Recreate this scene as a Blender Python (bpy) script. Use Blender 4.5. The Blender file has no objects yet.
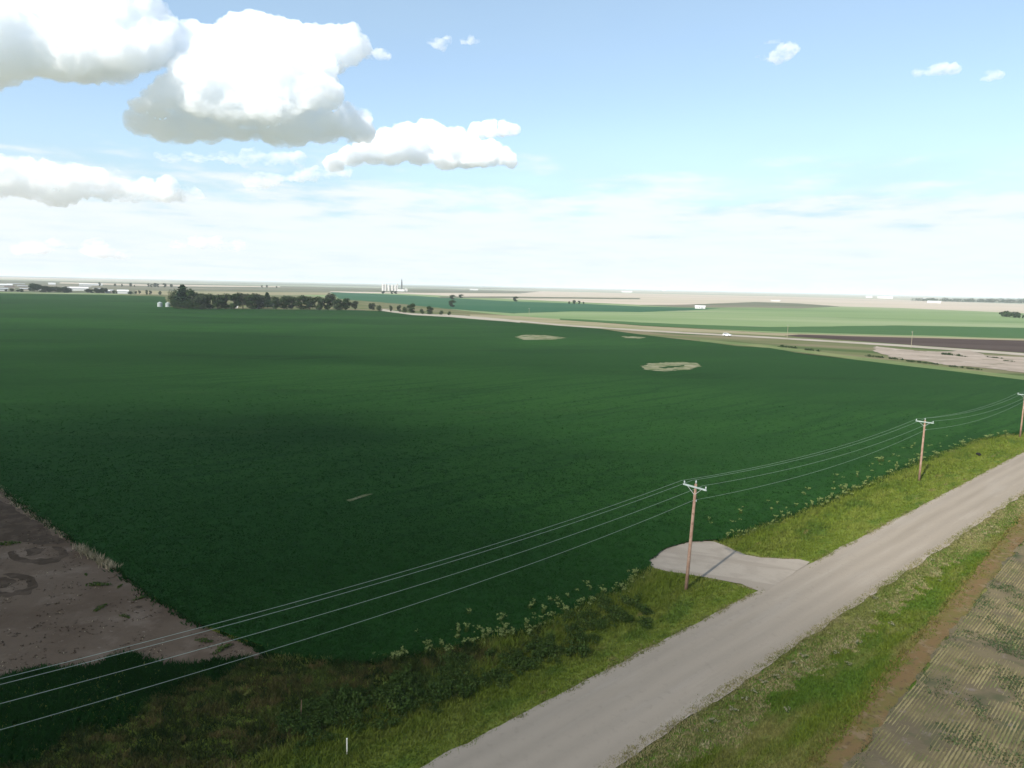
import bpy, bmesh, math, random
import numpy as np
from mathutils import Vector, noise as mnoise
from mathutils.geometry import tessellate_polygon

random.seed(7)
rng = np.random.default_rng(11)
S = bpy.context.scene
COL = S.collection
R = math.radians

# ------------------------------------------------------------------ camera
FPX, CAM_H = 720.0, 28.0
ROLL, PITCH = math.atan(.0218), math.atan(98 / FPX)

def ray(u, v):
    x, y = (u - 512) / FPX, -(v - 384) / FPX
    c, s = math.cos(ROLL), math.sin(ROLL)
    x, y = c * x - s * y, s * x + c * y
    c, s = math.cos(PITCH), math.sin(PITCH)
    return Vector((x, c + s * y, c * y - s))

def G(u, v, z=0.0):
    """the point of the level plain at height z that the survey pixel (u, v) stands on"""
    d = ray(u, v)
    t = (z - CAM_H) / d.z
    return Vector((d.x * t, d.y * t, z))

cam_d = bpy.data.cameras.new('camera')
cam_d.sensor_width = 36
cam_d.lens = 36 * FPX / 1024
cam_d.clip_start, cam_d.clip_end = .5, 200000
cam = bpy.data.objects.new('camera', cam_d)
COL.objects.link(cam)
c0, c1, c2 = ray(513, 384) - ray(512, 384), ray(512, 383) - ray(512, 384), -ray(512, 384)
from mathutils import Matrix
M3 = Matrix((c0.normalized(), c1.normalized(), c2.normalized())).transposed()
cam.matrix_world = Matrix.Translation((0, 0, CAM_H)) @ M3.to_4x4()
S.camera = cam

# ------------------------------------------------------------------ helpers
def tag(o, label=None, cat=None, group=None, kind=None):
    if label: o['label'] = label
    if cat: o['category'] = cat
    if group: o['group'] = group
    if kind: o['kind'] = kind
    return o

def link(name, me, mat=None, parent=None):
    if mat is not None:
        me.materials.clear(); me.materials.append(mat)
    o = bpy.data.objects.new(name, me)
    COL.objects.link(o)
    if parent is not None: o.parent = parent
    return o

def mesh_np(name, V, F, smooth=False):
    V = np.asarray(V, np.float32); F = np.asarray(F, np.int32)
    k = F.shape[1]
    me = bpy.data.meshes.new(name)
    me.vertices.add(len(V)); me.vertices.foreach_set('co', V.ravel())
    me.loops.add(F.size); me.loops.foreach_set('vertex_index', F.ravel())
    me.polygons.add(len(F)); me.polygons.foreach_set('loop_start', np.arange(0, F.size, k, dtype=np.int32))
    if smooth: me.polygons.foreach_set('use_smooth', np.ones(len(F), bool))
    me.update(calc_edges=True); me.validate()
    return me

def empty(name, loc=(0, 0, 0), rz=0.0):
    o = bpy.data.objects.new(name, None)
    o.empty_display_size = .5
    o.location = loc; o.rotation_euler = (0, 0, rz)
    COL.objects.link(o)
    return o

def copy_tree(src, loc, rz=0.0, sc=(1, 1, 1)):
    r = src.copy(); COL.objects.link(r)
    r.location = loc; r.rotation_euler = (0, 0, rz); r.scale = sc
    for ch in src.children:
        c = ch.copy(); COL.objects.link(c); c.parent = r
        for g in ch.children:
            d = g.copy(); COL.objects.link(d); d.parent = c
    return r

class MB:
    """collects simple solids into one mesh"""
    def __init__(self): self.bm = bmesh.new()
    def box(self, c, s, rz=0.0):
        r = bmesh.ops.create_cube(self.bm, size=1)
        m = Matrix.Translation(c) @ Matrix.Rotation(rz, 4, 'Z') @ Matrix.Diagonal((*s, 1))
        bmesh.ops.transform(self.bm, matrix=m, verts=r['verts'])
        return self
    def tube(self, pts, rad, seg=8, cap=True):
        pts = [Vector(p) for p in pts]
        rads = rad if isinstance(rad, (list, tuple)) else [rad] * len(pts)
        rings = []
        for i, p in enumerate(pts):
            t = (pts[min(i + 1, len(pts) - 1)] - pts[max(i - 1, 0)]).normalized()
            a = t.cross(Vector((0, 0, 1)))
            if a.length < 1e-3: a = Vector((1, 0, 0))
            a.normalize(); b = t.cross(a).normalized()
            rings.append([self.bm.verts.new(p + (a * math.cos(2 * math.pi * k / seg) + b * math.sin(2 * math.pi * k / seg)) * rads[i]) for k in range(seg)])
        for q, w in zip(rings, rings[1:]):
            for k in range(seg):
                self.bm.faces.new((q[k], q[(k + 1) % seg], w[(k + 1) % seg], w[k]))
        if cap:
            self.bm.faces.new(rings[0][::-1]); self.bm.faces.new(rings[-1])
        return self
    def prism(self, prof, y0, y1):
        """profile in (x, z) extruded along y"""
        a = [self.bm.verts.new((x, y0, z)) for x, z in prof]
        b = [self.bm.verts.new((x, y1, z)) for x, z in prof]
        n = len(prof)
        self.bm.faces.new(a); self.bm.faces.new(b[::-1])
        for k in range(n):
            self.bm.faces.new((a[k], b[k], b[(k + 1) % n], a[(k + 1) % n]))
        return self
    def build(self, name, mat, parent=None, smooth=False):
        bmesh.ops.recalc_face_normals(self.bm, faces=self.bm.faces)
        me = bpy.data.meshes.new(name); self.bm.to_mesh(me); self.bm.free()
        if smooth:
            for p in me.polygons: p.use_smooth = True
        return link(name, me, mat, parent)

# ------------------------------------------------------------------ materials
def material(name, base, layers=(), rough=1.0, bump=None, island=0.0, spec=.04, translucent=0.0, tint=None):
    """layers: (colour, scale, low, high[, (stretch x, y, angle)[, detail]]) mixed over base by noise"""
    m = bpy.data.materials.new(name); m.use_nodes = True
    nt = m.node_tree; N = nt.nodes; Lk = nt.links
    bs = N['Principled BSDF']
    bs.inputs['Roughness'].default_value = rough
    bs.inputs['Specular IOR Level'].default_value = spec
    tc = N.new('ShaderNodeTexCoord')
    col = None
    def coords(stretch):
        if stretch is None: return tc.outputs['Object']
        mp = N.new('ShaderNodeMapping'); mp.vector_type = 'TEXTURE'
        mp.inputs['Rotation'].default_value = (0, 0, stretch[2])
        mp.inputs['Scale'].default_value = (stretch[0], stretch[1], 1)
        Lk.new(tc.outputs['Object'], mp.inputs['Vector'])
        return mp.outputs[0]
    for lay in layers:
        c, sc, lo, hi = lay[:4]
        st = lay[4] if len(lay) > 4 else None
        det = lay[5] if len(lay) > 5 else 5
        nz = N.new('ShaderNodeTexNoise'); nz.inputs['Scale'].default_value = sc
        nz.inputs['Detail'].default_value = det; nz.inputs['Roughness'].default_value = .6
        Lk.new(coords(st), nz.inputs['Vector'])
        mr = N.new('ShaderNodeMapRange'); mr.interpolation_type = 'SMOOTHSTEP'
        mr.inputs['From Min'].default_value = lo; mr.inputs['From Max'].default_value = hi
        Lk.new(nz.outputs['Fac'], mr.inputs['Value'])
        mx = N.new('ShaderNodeMix'); mx.data_type = 'RGBA'
        Lk.new(mr.outputs[0], mx.inputs[0])
        if col is None: mx.inputs[6].default_value = (*base, 1)
        else: Lk.new(col, mx.inputs[6])
        mx.inputs[7].default_value = (*c, 1)
        col = mx.outputs[2]
    if island:
        ge = N.new('ShaderNodeNewGeometry')
        hs = N.new('ShaderNodeHueSaturation')
        mr = N.new('ShaderNodeMapRange')
        mr.inputs['To Min'].default_value = 1 - island; mr.inputs['To Max'].default_value = 1 + island
        Lk.new(ge.outputs['Random Per Island'], mr.inputs['Value'])
        Lk.new(mr.outputs[0], hs.inputs['Value'])
        if col is None: hs.inputs['Color'].default_value = (*base, 1)
        else: Lk.new(col, hs.inputs['Color'])
        col = hs.outputs[0]
    if col is None: bs.inputs['Base Color'].default_value = (*base, 1)
    else: Lk.new(col, bs.inputs['Base Color'])
    if bump:
        sc, strength, dist = bump[:3]
        nz = N.new('ShaderNodeTexNoise'); nz.inputs['Scale'].default_value = sc
        nz.inputs['Detail'].default_value = 6; nz.inputs['Roughness'].default_value = .65
        Lk.new(coords(bump[3] if len(bump) > 3 else None), nz.inputs['Vector'])
        bp = N.new('ShaderNodeBump'); bp.inputs['Strength'].default_value = strength; bp.inputs['Distance'].default_value = dist
        Lk.new(nz.outputs['Fac'], bp.inputs['Height']); Lk.new(bp.outputs[0], bs.inputs['Normal'])
    if translucent:
        tr = N.new('ShaderNodeBsdfTranslucent')
        if col is None: tr.inputs['Color'].default_value = (*base, 1)
        else: Lk.new(col, tr.inputs['Color'])
        ms = N.new('ShaderNodeMixShader'); ms.inputs[0].default_value = translucent
        Lk.new(bs.outputs[0], ms.inputs[1]); Lk.new(tr.outputs[0], ms.inputs[2])
        Lk.new(ms.outputs[0], N['Material Output'].inputs['Surface'])
    return m

RA = math.atan2(.675, .738)           # bearing of the near road
ROWD = (40, 1, RA)
MT = {}
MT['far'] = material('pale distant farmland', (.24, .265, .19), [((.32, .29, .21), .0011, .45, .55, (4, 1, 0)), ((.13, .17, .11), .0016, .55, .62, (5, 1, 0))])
MT['ridge'] = material('dark far ridge', (.055, .075, .055), [((.08, .10, .07), .002, .45, .6)])
MT['ground'] = material('prairie ground', (.17, .19, .10), [((.30, .27, .18), .002, .45, .6)])
MT['cream'] = material('cream cereal stubble', (.41, .345, .27), [((.36, .32, .235), .004, .45, .6, (6, 1, 0)), ((.30, .25, .195), .0025, .58, .64, (8, 1, 0))])
MT['palegreen'] = material('pale green crop', (.155, .215, .092), [((.21, .25, .13), .004, .45, .62, (5, 1, 0)), ((.115, .175, .072), .007, .5, .66, (6, 1, 0)), ((.23, .24, .145), .015, .58, .66, (7, 1, .1))])
MT['midgreen'] = material('mid green band', (.042, .095, .030), [((.065, .115, .04), .006, .45, .65, (6, 1, 0))])
MT['teal'] = material('blue green crop', (.026, .085, .040), [((.038, .095, .045), .006, .45, .65, (6, 1, 0))])
MT['plough'] = material('dark ploughed soil', (.048, .033, .027), [((.068, .050, .040), .03, .45, .65, (6, 1, -.3))])
MT['greybrown'] = material('grey green fallow', (.105, .115, .07), [((.16, .145, .10), .006, .45, .6, (5, 1, 0)), ((.07, .09, .052), .01, .55, .65, (5, 1, 0))])  # also colours the far band that stands for cloud shade
MT['tan'] = material('dry tan verge', (.25, .215, .13), [((.19, .185, .10), .02, .45, .6, (5, 1, 0)), ((.15, .165, .07), .03, .55, .66, (5, 1, 0))])
MT['rough'] = material('rough olive grass', (.105, .115, .048), [((.155, .135, .078), .03, .48, .6, (4, 1, -.5)), ((.058, .085, .028), .04, .52, .62, (4, 1, -.5))])
MT['farroad'] = material('pale far gravel', (.33, .29, .235), [((.28, .25, .19), .05, .45, .6)])
MT['sand'] = material('pale bare sand', (.295, .245, .195), [((.24, .20, .155), .06, .45, .6, (3, 1, -.5)), ((.34, .29, .24), .09, .55, .65), ((.15, .135, .085), .12, .60, .66)], bump=(.4, .6, .5))
MT['deadpatch'] = material('failed crop patch', (.20, .195, .12), [((.12, .13, .06), .35, .42, .58, (3, 1, .1)), ((.25, .225, .16), .4, .55, .66), ((.035, .07, .022), .45, .52, .62, (2, 1, .1))], bump=(1, .6, .2))
MT['lightgrass'] = material('light grass headland', (.11, .145, .055), [((.15, .165, .07), .05, .45, .6)])
MT['crop'] = material('dense dark green crop', (.0112, .0415, .0076), [
    ((.0185, .0600, .0105), .008, .42, .60, (2.5, 1, .2)), ((.0078, .0300, .0060), .025, .5, .72, (3, 1, .1)),
    ((.0115, .0430, .0082), .30, .47, .64, (14, 1, RA)), ((.0082, .0320, .0064), .9, .52, .70), ((.019, .050, .0110), .05, .58, .76, (4, 1, .15))],
    bump=(1.6, .5, .3))
MT['canopy'] = material('crop leaves', (.0105, .0400, .0076), [((.0082, .032, .006), .05, .45, .6), ((.0125, .045, .0085), .4, .5, .65)], island=.16, translucent=.15)
MT['dirt'] = material('bare brown dirt', (.108, .078, .053), [((.084, .058, .038), .09, .45, .62), ((.140, .104, .074), .22, .5, .66), ((.052, .037, .024), .9, .62, .70), ((.17, .134, .10), 1.5, .63, .72), ((.048, .034, .021), 3.5, .66, .72)], bump=(1.3, .8, .15))
MT['wetdirt'] = material('dark turned soil', (.052, .037, .024), [((.074, .053, .036), .6, .45, .6)], bump=(2, .8, .1))
MT['gravel'] = material('pale gravel road', (.262, .222, .172), [((.235, .198, .151), .35, .45, .68, (14, 1, RA)), ((.282, .243, .193), .6, .5, .70, (10, 1, RA)), ((.242, .204, .157), 1.8, .54, .72), ((.215, .18, .137), 7, .60, .78)], bump=(9, .35, .03))
MT['driveway'] = material('pale compacted approach', (.30, .257, .203), [((.268, .228, .179), .5, .45, .62), ((.228, .193, .148), 2.2, .60, .74), ((.252, .213, .166), .35, .5, .6, (9, 1, -.3))], bump=(8, .4, .03))
GREEN = [((.130, .155, .028), .5, .42, .60, (6, 1, RA)), ((.074, .115, .019), .28, .50, .66, (2, 1, RA)), ((.150, .140, .045), .9, .60, .72, (3, 1, RA))]
MT['verge'] = material('green verge turf', (.102, .134, .020), GREEN, bump=(3, .8, .1))
MT['grass'] = material('green grass blades', (.106, .142, .020), GREEN, island=.22, translucent=.25, rough=.7)
DRYG = [((.030, .045, .012), .35, .42, .56), ((.110, .088, .032), .55, .52, .64), ((.018, .034, .010), .8, .54, .62), ((.055, .075, .018), .28, .54, .64)]
MT['weedy'] = material('weedy dry ground', (.062, .058, .020), DRYG, bump=(2.5, .8, .12))
MT['drygrass'] = material('dry grass blades', (.070, .066, .022), DRYG, island=.4, translucent=.2, rough=.8)
MT['straw'] = material('pale straw', (.30, .25, .16), [((.20, .17, .10), .6, .45, .6)], island=.3)
RIGHT = [((.150, .145, .045), .30, .45, .60, (5, 1, RA)), ((.064, .112, .015), .20, .46, .62, (3, 1, RA))]
MT['rverge'] = material('right verge turf', (.075, .110, .018), RIGHT, bump=(3, .8, .1))
MT['rgrass'] = material('right verge blades', (.098, .130, .017), RIGHT, island=.22, translucent=.25, rough=.7)
MT['paledry'] = material('pale dry roadside grass', (.155, .14, .062), [((.095, .105, .03), .4, .45, .6, (4, 1, RA)), ((.20, .18, .10), .9, .55, .68)], island=.3)
MT['ochre'] = material('orange brown bare strip', (.135, .088, .040), [((.115, .095, .032), .5, .42, .58, (4, 1, RA)), ((.16, .115, .065), .9, .52, .66), ((.085, .09, .025), .7, .55, .66), ((.085, .058, .032), 2, .55, .68)], bump=(3, .8, .08))
MT['tallgrass'] = material('tall yellow green grass', (.115, .140, .030), [((.15, .16, .05), .5, .45, .6), ((.06, .09, .02), .8, .52, .66)], island=.3, translucent=.2)
MT['edgegrass'] = material('yellowing grass', (.090, .095, .020), [((.115, .085, .03), .5, .45, .6, (4, 1, RA)), ((.07, .09, .018), .4, .55, .66)], island=.25)
MT['stubsoil'] = material('stubble field soil', (.108, .088, .055), [((.138, .112, .064), .25, .42, .62), ((.075, .074, .040), .35, .5, .68), ((.050, .062, .030), .22, .56, .72), ((.155, .125, .098), .8, .58, .7)], bump=(3, .8, .1))
MT['stubble'] = material('straw stubble', (.185, .158, .078), [((.14, .125, .058), .3, .45, .6), ((.12, .125, .05), .6, .5, .64)], island=.25)
MT['stubweed'] = material('grey green weeds in stubble', (.036, .056, .024), [((.052, .074, .03), .5, .45, .6)], island=.35)
MT['shrub'] = material('dark shrub leaves', (.036, .062, .015), [((.056, .082, .02), .5, .45, .62)], island=.35, translucent=.15)
MT['weedleaf'] = material('weed leaves', (.050, .080, .018), [((.080, .100, .024), .8, .45, .6)], island=.3, translucent=.2)
MT['flower'] = material('pale yellow flower heads', (.20, .235, .085), [((.13, .17, .05), 1.2, .42, .6)], island=.35)
MT['whiteflower'] = material('cream white flower heads', (.20, .195, .12), island=.25)
MT['treeleaf'] = material('dark tree leaves', (.025, .045, .017), [((.037, .060, .021), .25, .45, .62)], island=.5, translucent=.15)
MT['treeleaf2'] = material('grey green tree leaves', (.032, .044, .025), [((.043, .055, .027), .25, .45, .62)], island=.4, translucent=.1)
MT['conifer'] = material('dark conifer needles', (.018, .036, .018), island=.4)
MT['bark'] = material('grey brown bark', (.09, .07, .05), [((.06, .045, .033), 3, .45, .6, (1, 1, 0))], bump=(6, .5, .03))
MT['pole'] = material('weathered brown pole wood', (.235, .145, .10), [((.29, .20, .145), 1.2, .42, .60), ((.14, .085, .06), 2.5, .58, .68)], bump=(14, .4, .01))
MT['fadedpole'] = material('faded tan pole', (.26, .23, .16))
MT['arm'] = material('pale painted crossarm wood', (.36, .42, .38), [((.30, .35, .32), 4, .45, .6)])
MT['ceramic'] = material('pale grey insulator', (.42, .46, .44), rough=.4, spec=.4)
MT['galv'] = material('galvanised hardware', (.45, .46, .46), rough=.45)
MT['wire'] = material('weathered aluminium wire', (.24, .29, .25), rough=.7)
MT['whitewall'] = material('white metal wall', (.60, .60, .57), [((.54, .54, .50), .3, .5, .65)])
MT['whiteroof'] = material('white metal roof', (.62, .62, .60), rough=.7)
MT['greyroof'] = material('grey metal roof', (.30, .31, .31), rough=.6)
MT['brownroof'] = material('brown shingle roof', (.13, .10, .085))
MT['blueroof'] = material('blue grey shingle roof', (.17, .19, .23))
MT['tanwall'] = material('tan siding', (.46, .41, .33))
MT['steel'] = material('galvanised bin steel', (.30, .34, .33), [((.25, .28, .27), 1.5, .45, .6, (1, 1, 0))], rough=.6)
MT['concrete'] = material('pale concrete', (.50, .49, .46), [((.44, .43, .40), .2, .45, .6)])
MT['darksteel'] = material('dark steel', (.08, .085, .09), rough=.5)
MT['glass'] = material('dark window glass', (.02, .025, .03), rough=.1, spec=.5)
MT['carpaint'] = material('white vehicle paint', (.80, .80, .80), rough=.25, spec=.5)
MT['rubber'] = material('tyre rubber', (.02, .02, .02))
MT['stake'] = material('pale stake', (.60, .58, .48))
MT['darkstone'] = material('dark stone', (.018, .018, .017))

def wheel_tracks(m, amount=.16):
    nt = m.node_tree; N = nt.nodes; Lk = nt.links
    bs = N['Principled BSDF']; src = bs.inputs['Base Color'].links[0].from_socket
    tc = N.new('ShaderNodeTexCoord')
    dt = N.new('ShaderNodeVectorMath'); dt.operation = 'DOT_PRODUCT'; dt.inputs[1].default_value = (-.675, .738, 0)
    Lk.new(tc.outputs['Object'], dt.inputs[0])
    nz = N.new('ShaderNodeTexNoise'); nz.inputs['Scale'].default_value = .06; Lk.new(tc.outputs['Object'], nz.inputs['Vector'])
    a1 = N.new('ShaderNodeMath'); a1.operation = 'MULTIPLY_ADD'; a1.inputs[1].default_value = .9; Lk.new(nz.outputs['Fac'], a1.inputs[0]); Lk.new(dt.outputs['Value'], a1.inputs[2])
    s1 = N.new('ShaderNodeMath'); s1.operation = 'MULTIPLY'; s1.inputs[1].default_value = 2 * math.pi / 1.75; Lk.new(a1.outputs[0], s1.inputs[0])
    s2 = N.new('ShaderNodeMath'); s2.operation = 'SINE'; Lk.new(s1.outputs[0], s2.inputs[0])
    mr = N.new('ShaderNodeMapRange'); mr.inputs['From Min'].default_value = -1; mr.inputs['To Min'].default_value = 1 - amount; mr.inputs['To Max'].default_value = 1 + amount * .6
    Lk.new(s2.outputs[0], mr.inputs['Value'])
    hs = N.new('ShaderNodeHueSaturation'); Lk.new(src, hs.inputs['Color']); Lk.new(mr.outputs[0], hs.inputs['Value'])
    Lk.new(hs.outputs[0], bs.inputs['Base Color'])
wheel_tracks(MT['gravel'], .055)

# ------------------------------------------------------------------ flat ground pieces
def ragged(pts, step, amp, freq, close=True, seed=0.0):
    out = []
    n = len(pts)
    for i in range(n if close else n - 1):
        a, b = Vector(pts[i]), Vector(pts[(i + 1) % n])
        k = max(1, min(400, int((b - a).length / step)))
        t = (b - a).normalized() if (b - a).length else Vector((1, 0, 0))
        nn = Vector((-t.y, t.x, 0))
        for j in range(k):
            p = a.lerp(b, j / k)
            q = Vector((p.x * freq + seed, p.y * freq, seed))
            d = mnoise.noise(q) + .5 * mnoise.noise(q * 2.7) + .35 * mnoise.noise(q * 6.1)
            out.append(p + nn * d * amp)
    if not close: out.append(Vector(pts[-1]))
    return out

def sheet(name, pts, mat, z, label=None, kind='structure'):
    pts = [Vector((p[0], p[1], 0)) for p in pts]
    tris = tessellate_polygon([pts])
    V = [(p.x, p.y, z) for p in pts]
    F = []
    for a, b, c in tris:
        n = (pts[b] - pts[a]).cross(pts[c] - pts[a]).z
        F.append((a, b, c) if n > 0 else (a, c, b))
    o = link(name, mesh_np(name, V, F), mat)
    tag(o, label, None, None, kind)
    return o

def px(lst, z=0.0): return [G(u, v, z) for u, v in lst]

def soft(lst): return ragged(px(lst), 14, 5.0, .022)

def hor(u): return 274.84 + .0218 * u
KN = [0, 100, 200, 300, 400, 512, 640, 768, 900, 1024]
def line_of(offs, u):
    return hor(u) + float(np.interp(u, KN, offs))
def band(name, mat, top, bot, u0=-420, u1=1440, z=0.0, label=None):
    us = sorted({u0, u1, *[k for k in KN if u0 < k < u1], *np.linspace(u0, u1, 12)})
    P = [G(u, line_of(top, u)) for u in us] + [G(u, line_of(bot, u)) for u in reversed(us)]
    return sheet(name, P, mat, z, label)

# base sheet out past the horizon
sheet('ground', [(-60000, -20000), (60000, -20000), (60000, 70000), (-60000, 70000)], MT['ground'], -.8, 'flat prairie plain reaching the horizon')

L0 = [.9] * 10
LA = [9, 7, 8, 7.5, 6, 4.5, 4.5, 4.5, 5.5, 7]
LB = [13, 12, 13, 11, 10, 13, 16, 13, 13.5, 16]
LC = [18, 17.5, 15.5, 14, 20, 30, 36, 41, 41.5, 43]
LD = [19, 18, 18, 27, 27.5, 36, 46, 56, 69, 83]
band('field', MT['far'], L0, LA, label='hazy pale farmland below the horizon')
band('field', MT['cream'], LA, LB, label='cream stubble field in the far distance')
band('field', MT['palegreen'], LB, LC, label='pale green crop field beyond the far road')
band('verge', MT['rough'], LC, [d + 1.5 for d in LD], label='rough grass between far fields and dark crop', z=-.02)
# dark teal crop in the middle, darker lower edge on the right
sheet('field', soft([(330, 292), (365, 293.5), (400, 295), (450, 298), (512, 301.5), (575, 303.5), (640, 306.5), (720, 308.6), (700, 310), (640, 312), (575, 311.5), (512, 313.5), (450, 309), (400, 304), (340, 299)]), MT['teal'], .12, 'blue green crop strip beyond the far road')
sheet('field', soft([(560, 318.5), (640, 322.5), (700, 325), (768, 327), (830, 326.5), (900, 325.5), (1024, 328), (1440, 337), (1440, 350), (1024, 338.5), (900, 335), (768, 331.5), (640, 325.5), (560, 320)]), MT['midgreen'], .12, 'mid green strip along the foot of the pale green field')
sheet('field', soft([(755, 302), (800, 303.5), (840, 306.5), (800, 308.5), (755, 307.5), (690, 307.5), (640, 305.5), (690, 304.5)]), MT['greybrown'], .15, 'grey green strip in the distance with cloud shade put into its colour')  # a cloud's shade on the far field, laid in as a darker sheet
sheet('field', soft([(440, 296.5), (512, 296.5), (640, 298), (640, 299.3), (512, 298.3), (440, 298)]), MT['greybrown'], .15, 'thin brown strip across the far stubble')
sheet('field', soft([(360, 288), (420, 288.5), (540, 291.5), (520, 293.5), (420, 292.8), (300, 290.8), (-60, 283), (-60, 279.5), (0, 280), (150, 283)]), MT['greybrown'], .15, 'grey brown fallow land beside the grain elevator')
sheet('field', soft([(-300, 278), (0, 283), (100, 286), (200, 288.8), (330, 291.2), (330, 293.6), (200, 291.5), (130, 290.7), (0, 288), (-300, 283)]), MT['greybrown'], .2, 'grey green land behind the distant town')
sheet('field', soft([(-420, 286.2 - 420 * .0), (-420, 276), (0, 287.4), (100, 288.6), (165, 291), (165, 295.2), (100, 293.4), (0, 292.2), (-420, 284)][1:]), MT['greybrown'], .22, 'dark grey green ground of the distant town')
sheet('ridge', px([(-420, 266.9), (0, 276.2), (85, 278.0), (60, 279.0), (0, 277.6), (-420, 268.6)]), MT['ridge'], .24, 'dark low ridge on the horizon at the left')
sheet('field', soft([(-300, 270.6), (0, 277.0), (60, 278.3), (150, 280.6), (150, 281.2), (60, 279.4), (0, 278.4), (-300, 272)]), MT['cream'], .25, 'pale strip below the horizon at left')
sheet('field', soft([(60, 282.2), (150, 284.6), (280, 286.2), (280, 287.2), (150, 286.2), (60, 283.6)]), MT['cream'], .25, 'pale strip in front of the distant ridge')
sheet('field', soft([(135, 290.6), (180, 291.4), (330, 292.6), (330, 295), (180, 295), (135, 294.6)]), MT['tan'], .25, 'tan strip behind the windbreak trees')
# right of centre: tan shoulder, ploughed strip, road, sand
sheet('verge', px([(470, 314.5), (520, 316.2), (640, 325.8), (768, 333), (900, 336), (1024, 339), (1440, 349), (1440, 351), (1024, 340.6), (900, 337.4), (800, 335), (787, 336), (640, 330), (520, 321.5), (470, 317.5)]), MT['tan'], .05, 'dry tan shoulder of the far road')
sheet('field', soft([(785, 335.6), (800, 334.6), (900, 337.4), (1024, 340.6), (1440, 351), (1440, 366), (1024, 352.8), (900, 344.2), (800, 337)]), MT['plough'], .06, 'dark ploughed strip beside the far road')
sheet('road', px([(440, 314.0), (483, 317.0), (560, 324.4), (640, 329.8), (768, 336.8), (900, 344.6), (1024, 353.4), (1440, 382), (1440, 385.5), (1024, 355.8), (900, 346.6), (768, 338.4), (640, 331.2), (560, 325.8), (483, 318.6), (440, 315.6)]), MT['farroad'], .10, 'pale gravel road running across the middle distance')
sheet('track', px([(381, 308.8), (412, 313.4), (449, 314.8), (483, 317.8), (520, 321), (520, 322.8), (483, 320), (449, 317.2), (412, 315.2), (381, 310.8)]), MT['farroad'], .08, 'pale dirt track past the windbreak')
sheet('verge', px([(700, 339.5), (768, 345.2), (868, 358.2), (1024, 376.6), (1060, 381), (1060, 385), (1024, 380.5), (868, 361.6), (768, 348.2), (700, 341.5)]), MT['lightgrass'], .09, 'light grass strip along the far edge of the dark crop')
sheet('bare_patch', ragged(px([(874, 346), (901, 349.5), (938, 352), (969, 350.4), (986, 355.5), (1024, 357.4), (1130, 367), (1130, 384), (1024, 373), (986, 368), (945, 365), (923, 361), (892, 358), (875, 352)]), 1.5, 2.2, .12), MT['sand'], .11, 'bare pale sand patch beside the far road')
sheet('yard', ragged(px([(165, 296), (260, 296), (384, 305), (384, 311), (350, 310.2), (180, 308.8), (166, 306.5)]), 6, 2, .05), MT['rough'], .04, 'rough grass yard under the windbreak')

# dark crop
CROP_Z = .22
crop_far = [(-420, 285), (-200, 289.2), (0, 293.4), (100, 294.6), (165, 296.8), (167, 306), (180, 308.6), (350, 310.6), (381, 311), (412, 315.2), (449, 317.2), (483, 320), (512, 322.2), (543, 325), (599, 329), (642, 335), (690, 340.5), (737, 346.5), (768, 348.2), (805, 354.5), (868, 361.6), (1024, 380.5)]
crop_near = [(1440, 330), (1024, 432), (975, 441), (905, 468), (820, 505), (722, 541), (690, 542.5), (664, 550), (650, 562), (652, 568), (640, 573), (619, 591), (581, 607), (534, 629), (472, 644), (419, 654), (375, 661), (334, 661), (266, 655), (262, 648)]
crop_left = [(203, 627), (156, 600), (116, 569), (66, 535), (0, 489), (-120, 400), (-420, 340)]
def near_pts():
    out = []
    for u, v in crop_near:
        if u == 1440: out.append(Vector((180, 211, 0)))
        else: out.append(G(u, v))
    return out
poly = ragged(px(crop_far), 12, 1.2, .03, close=False) + [Vector((186, 225, 0))] + ragged(near_pts(), .5, .35, .25, close=False) + ragged(px(crop_left), .8, .25, .4, close=False)
sheet('field', poly, MT['crop'], CROP_Z, 'broad dark green crop field filling the middle of the scene')
CROP_POLY = np.array([(p.x, p.y) for p in poly])
for P, lab in ((([(641, 366), (652, 363.5), (676, 362), (698, 363), (701, 366), (690, 369.5), (664, 371.5), (645, 370)]), 'larger pale bare patch inside the dark crop'),
               ([(514, 337), (525, 334.8), (545, 335.3), (566, 338), (553, 339.6), (524, 339.8)], 'smaller pale bare patch inside the dark crop by the far road'),
               ([(621, 336.3), (634, 336.6), (646, 337.3), (641, 338.7), (625, 338)], 'thin pale bare patch near the crop edge by the far road'),
               ([(347, 500.4), (358, 496.6), (371, 493.6), (373, 494.4), (360, 498.4), (350, 501.6)], 'small pale slash in the dark crop')):
    sheet('bare_patch', ragged(px(P, CROP_Z), .5, 1.6 if P[0][0] != 347 else .25, .30 if P[0][0] != 347 else 1.0), MT['deadpatch'], CROP_Z + .05, lab)
sheet('bare_patch', ragged(px([(659, 367.8), (668, 366.2), (676, 366.0), (684, 365.2), (686, 366.2), (674, 367.6), (664, 368.6)], CROP_Z), .5, .9, .4, seed=4), MT['crop'], CROP_Z + .08, 'green regrowth inside the larger bare patch')

# ------------------------------------------------------------------ near ground, laid out along the road (s along, n to the left)
D, NN = Vector((.738, .675, 0)), Vector((-.675, .738, 0))
D.normalize(); NN.normalize()
def W(s, n, z=0.0): return D * s + NN * n + Vector((0, 0, z))
def SN(p): return p[0] * D.x + p[1] * D.y, p[0] * NN.x + p[1] * NN.y

def fbm(x, y, f, seed=0.0):
    q = Vector((x * f + seed, y * f - seed, seed))
    return mnoise.noise(q) + .5 * mnoise.noise(q * 2.1) + .25 * mnoise.noise(q * 4.3)

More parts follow.
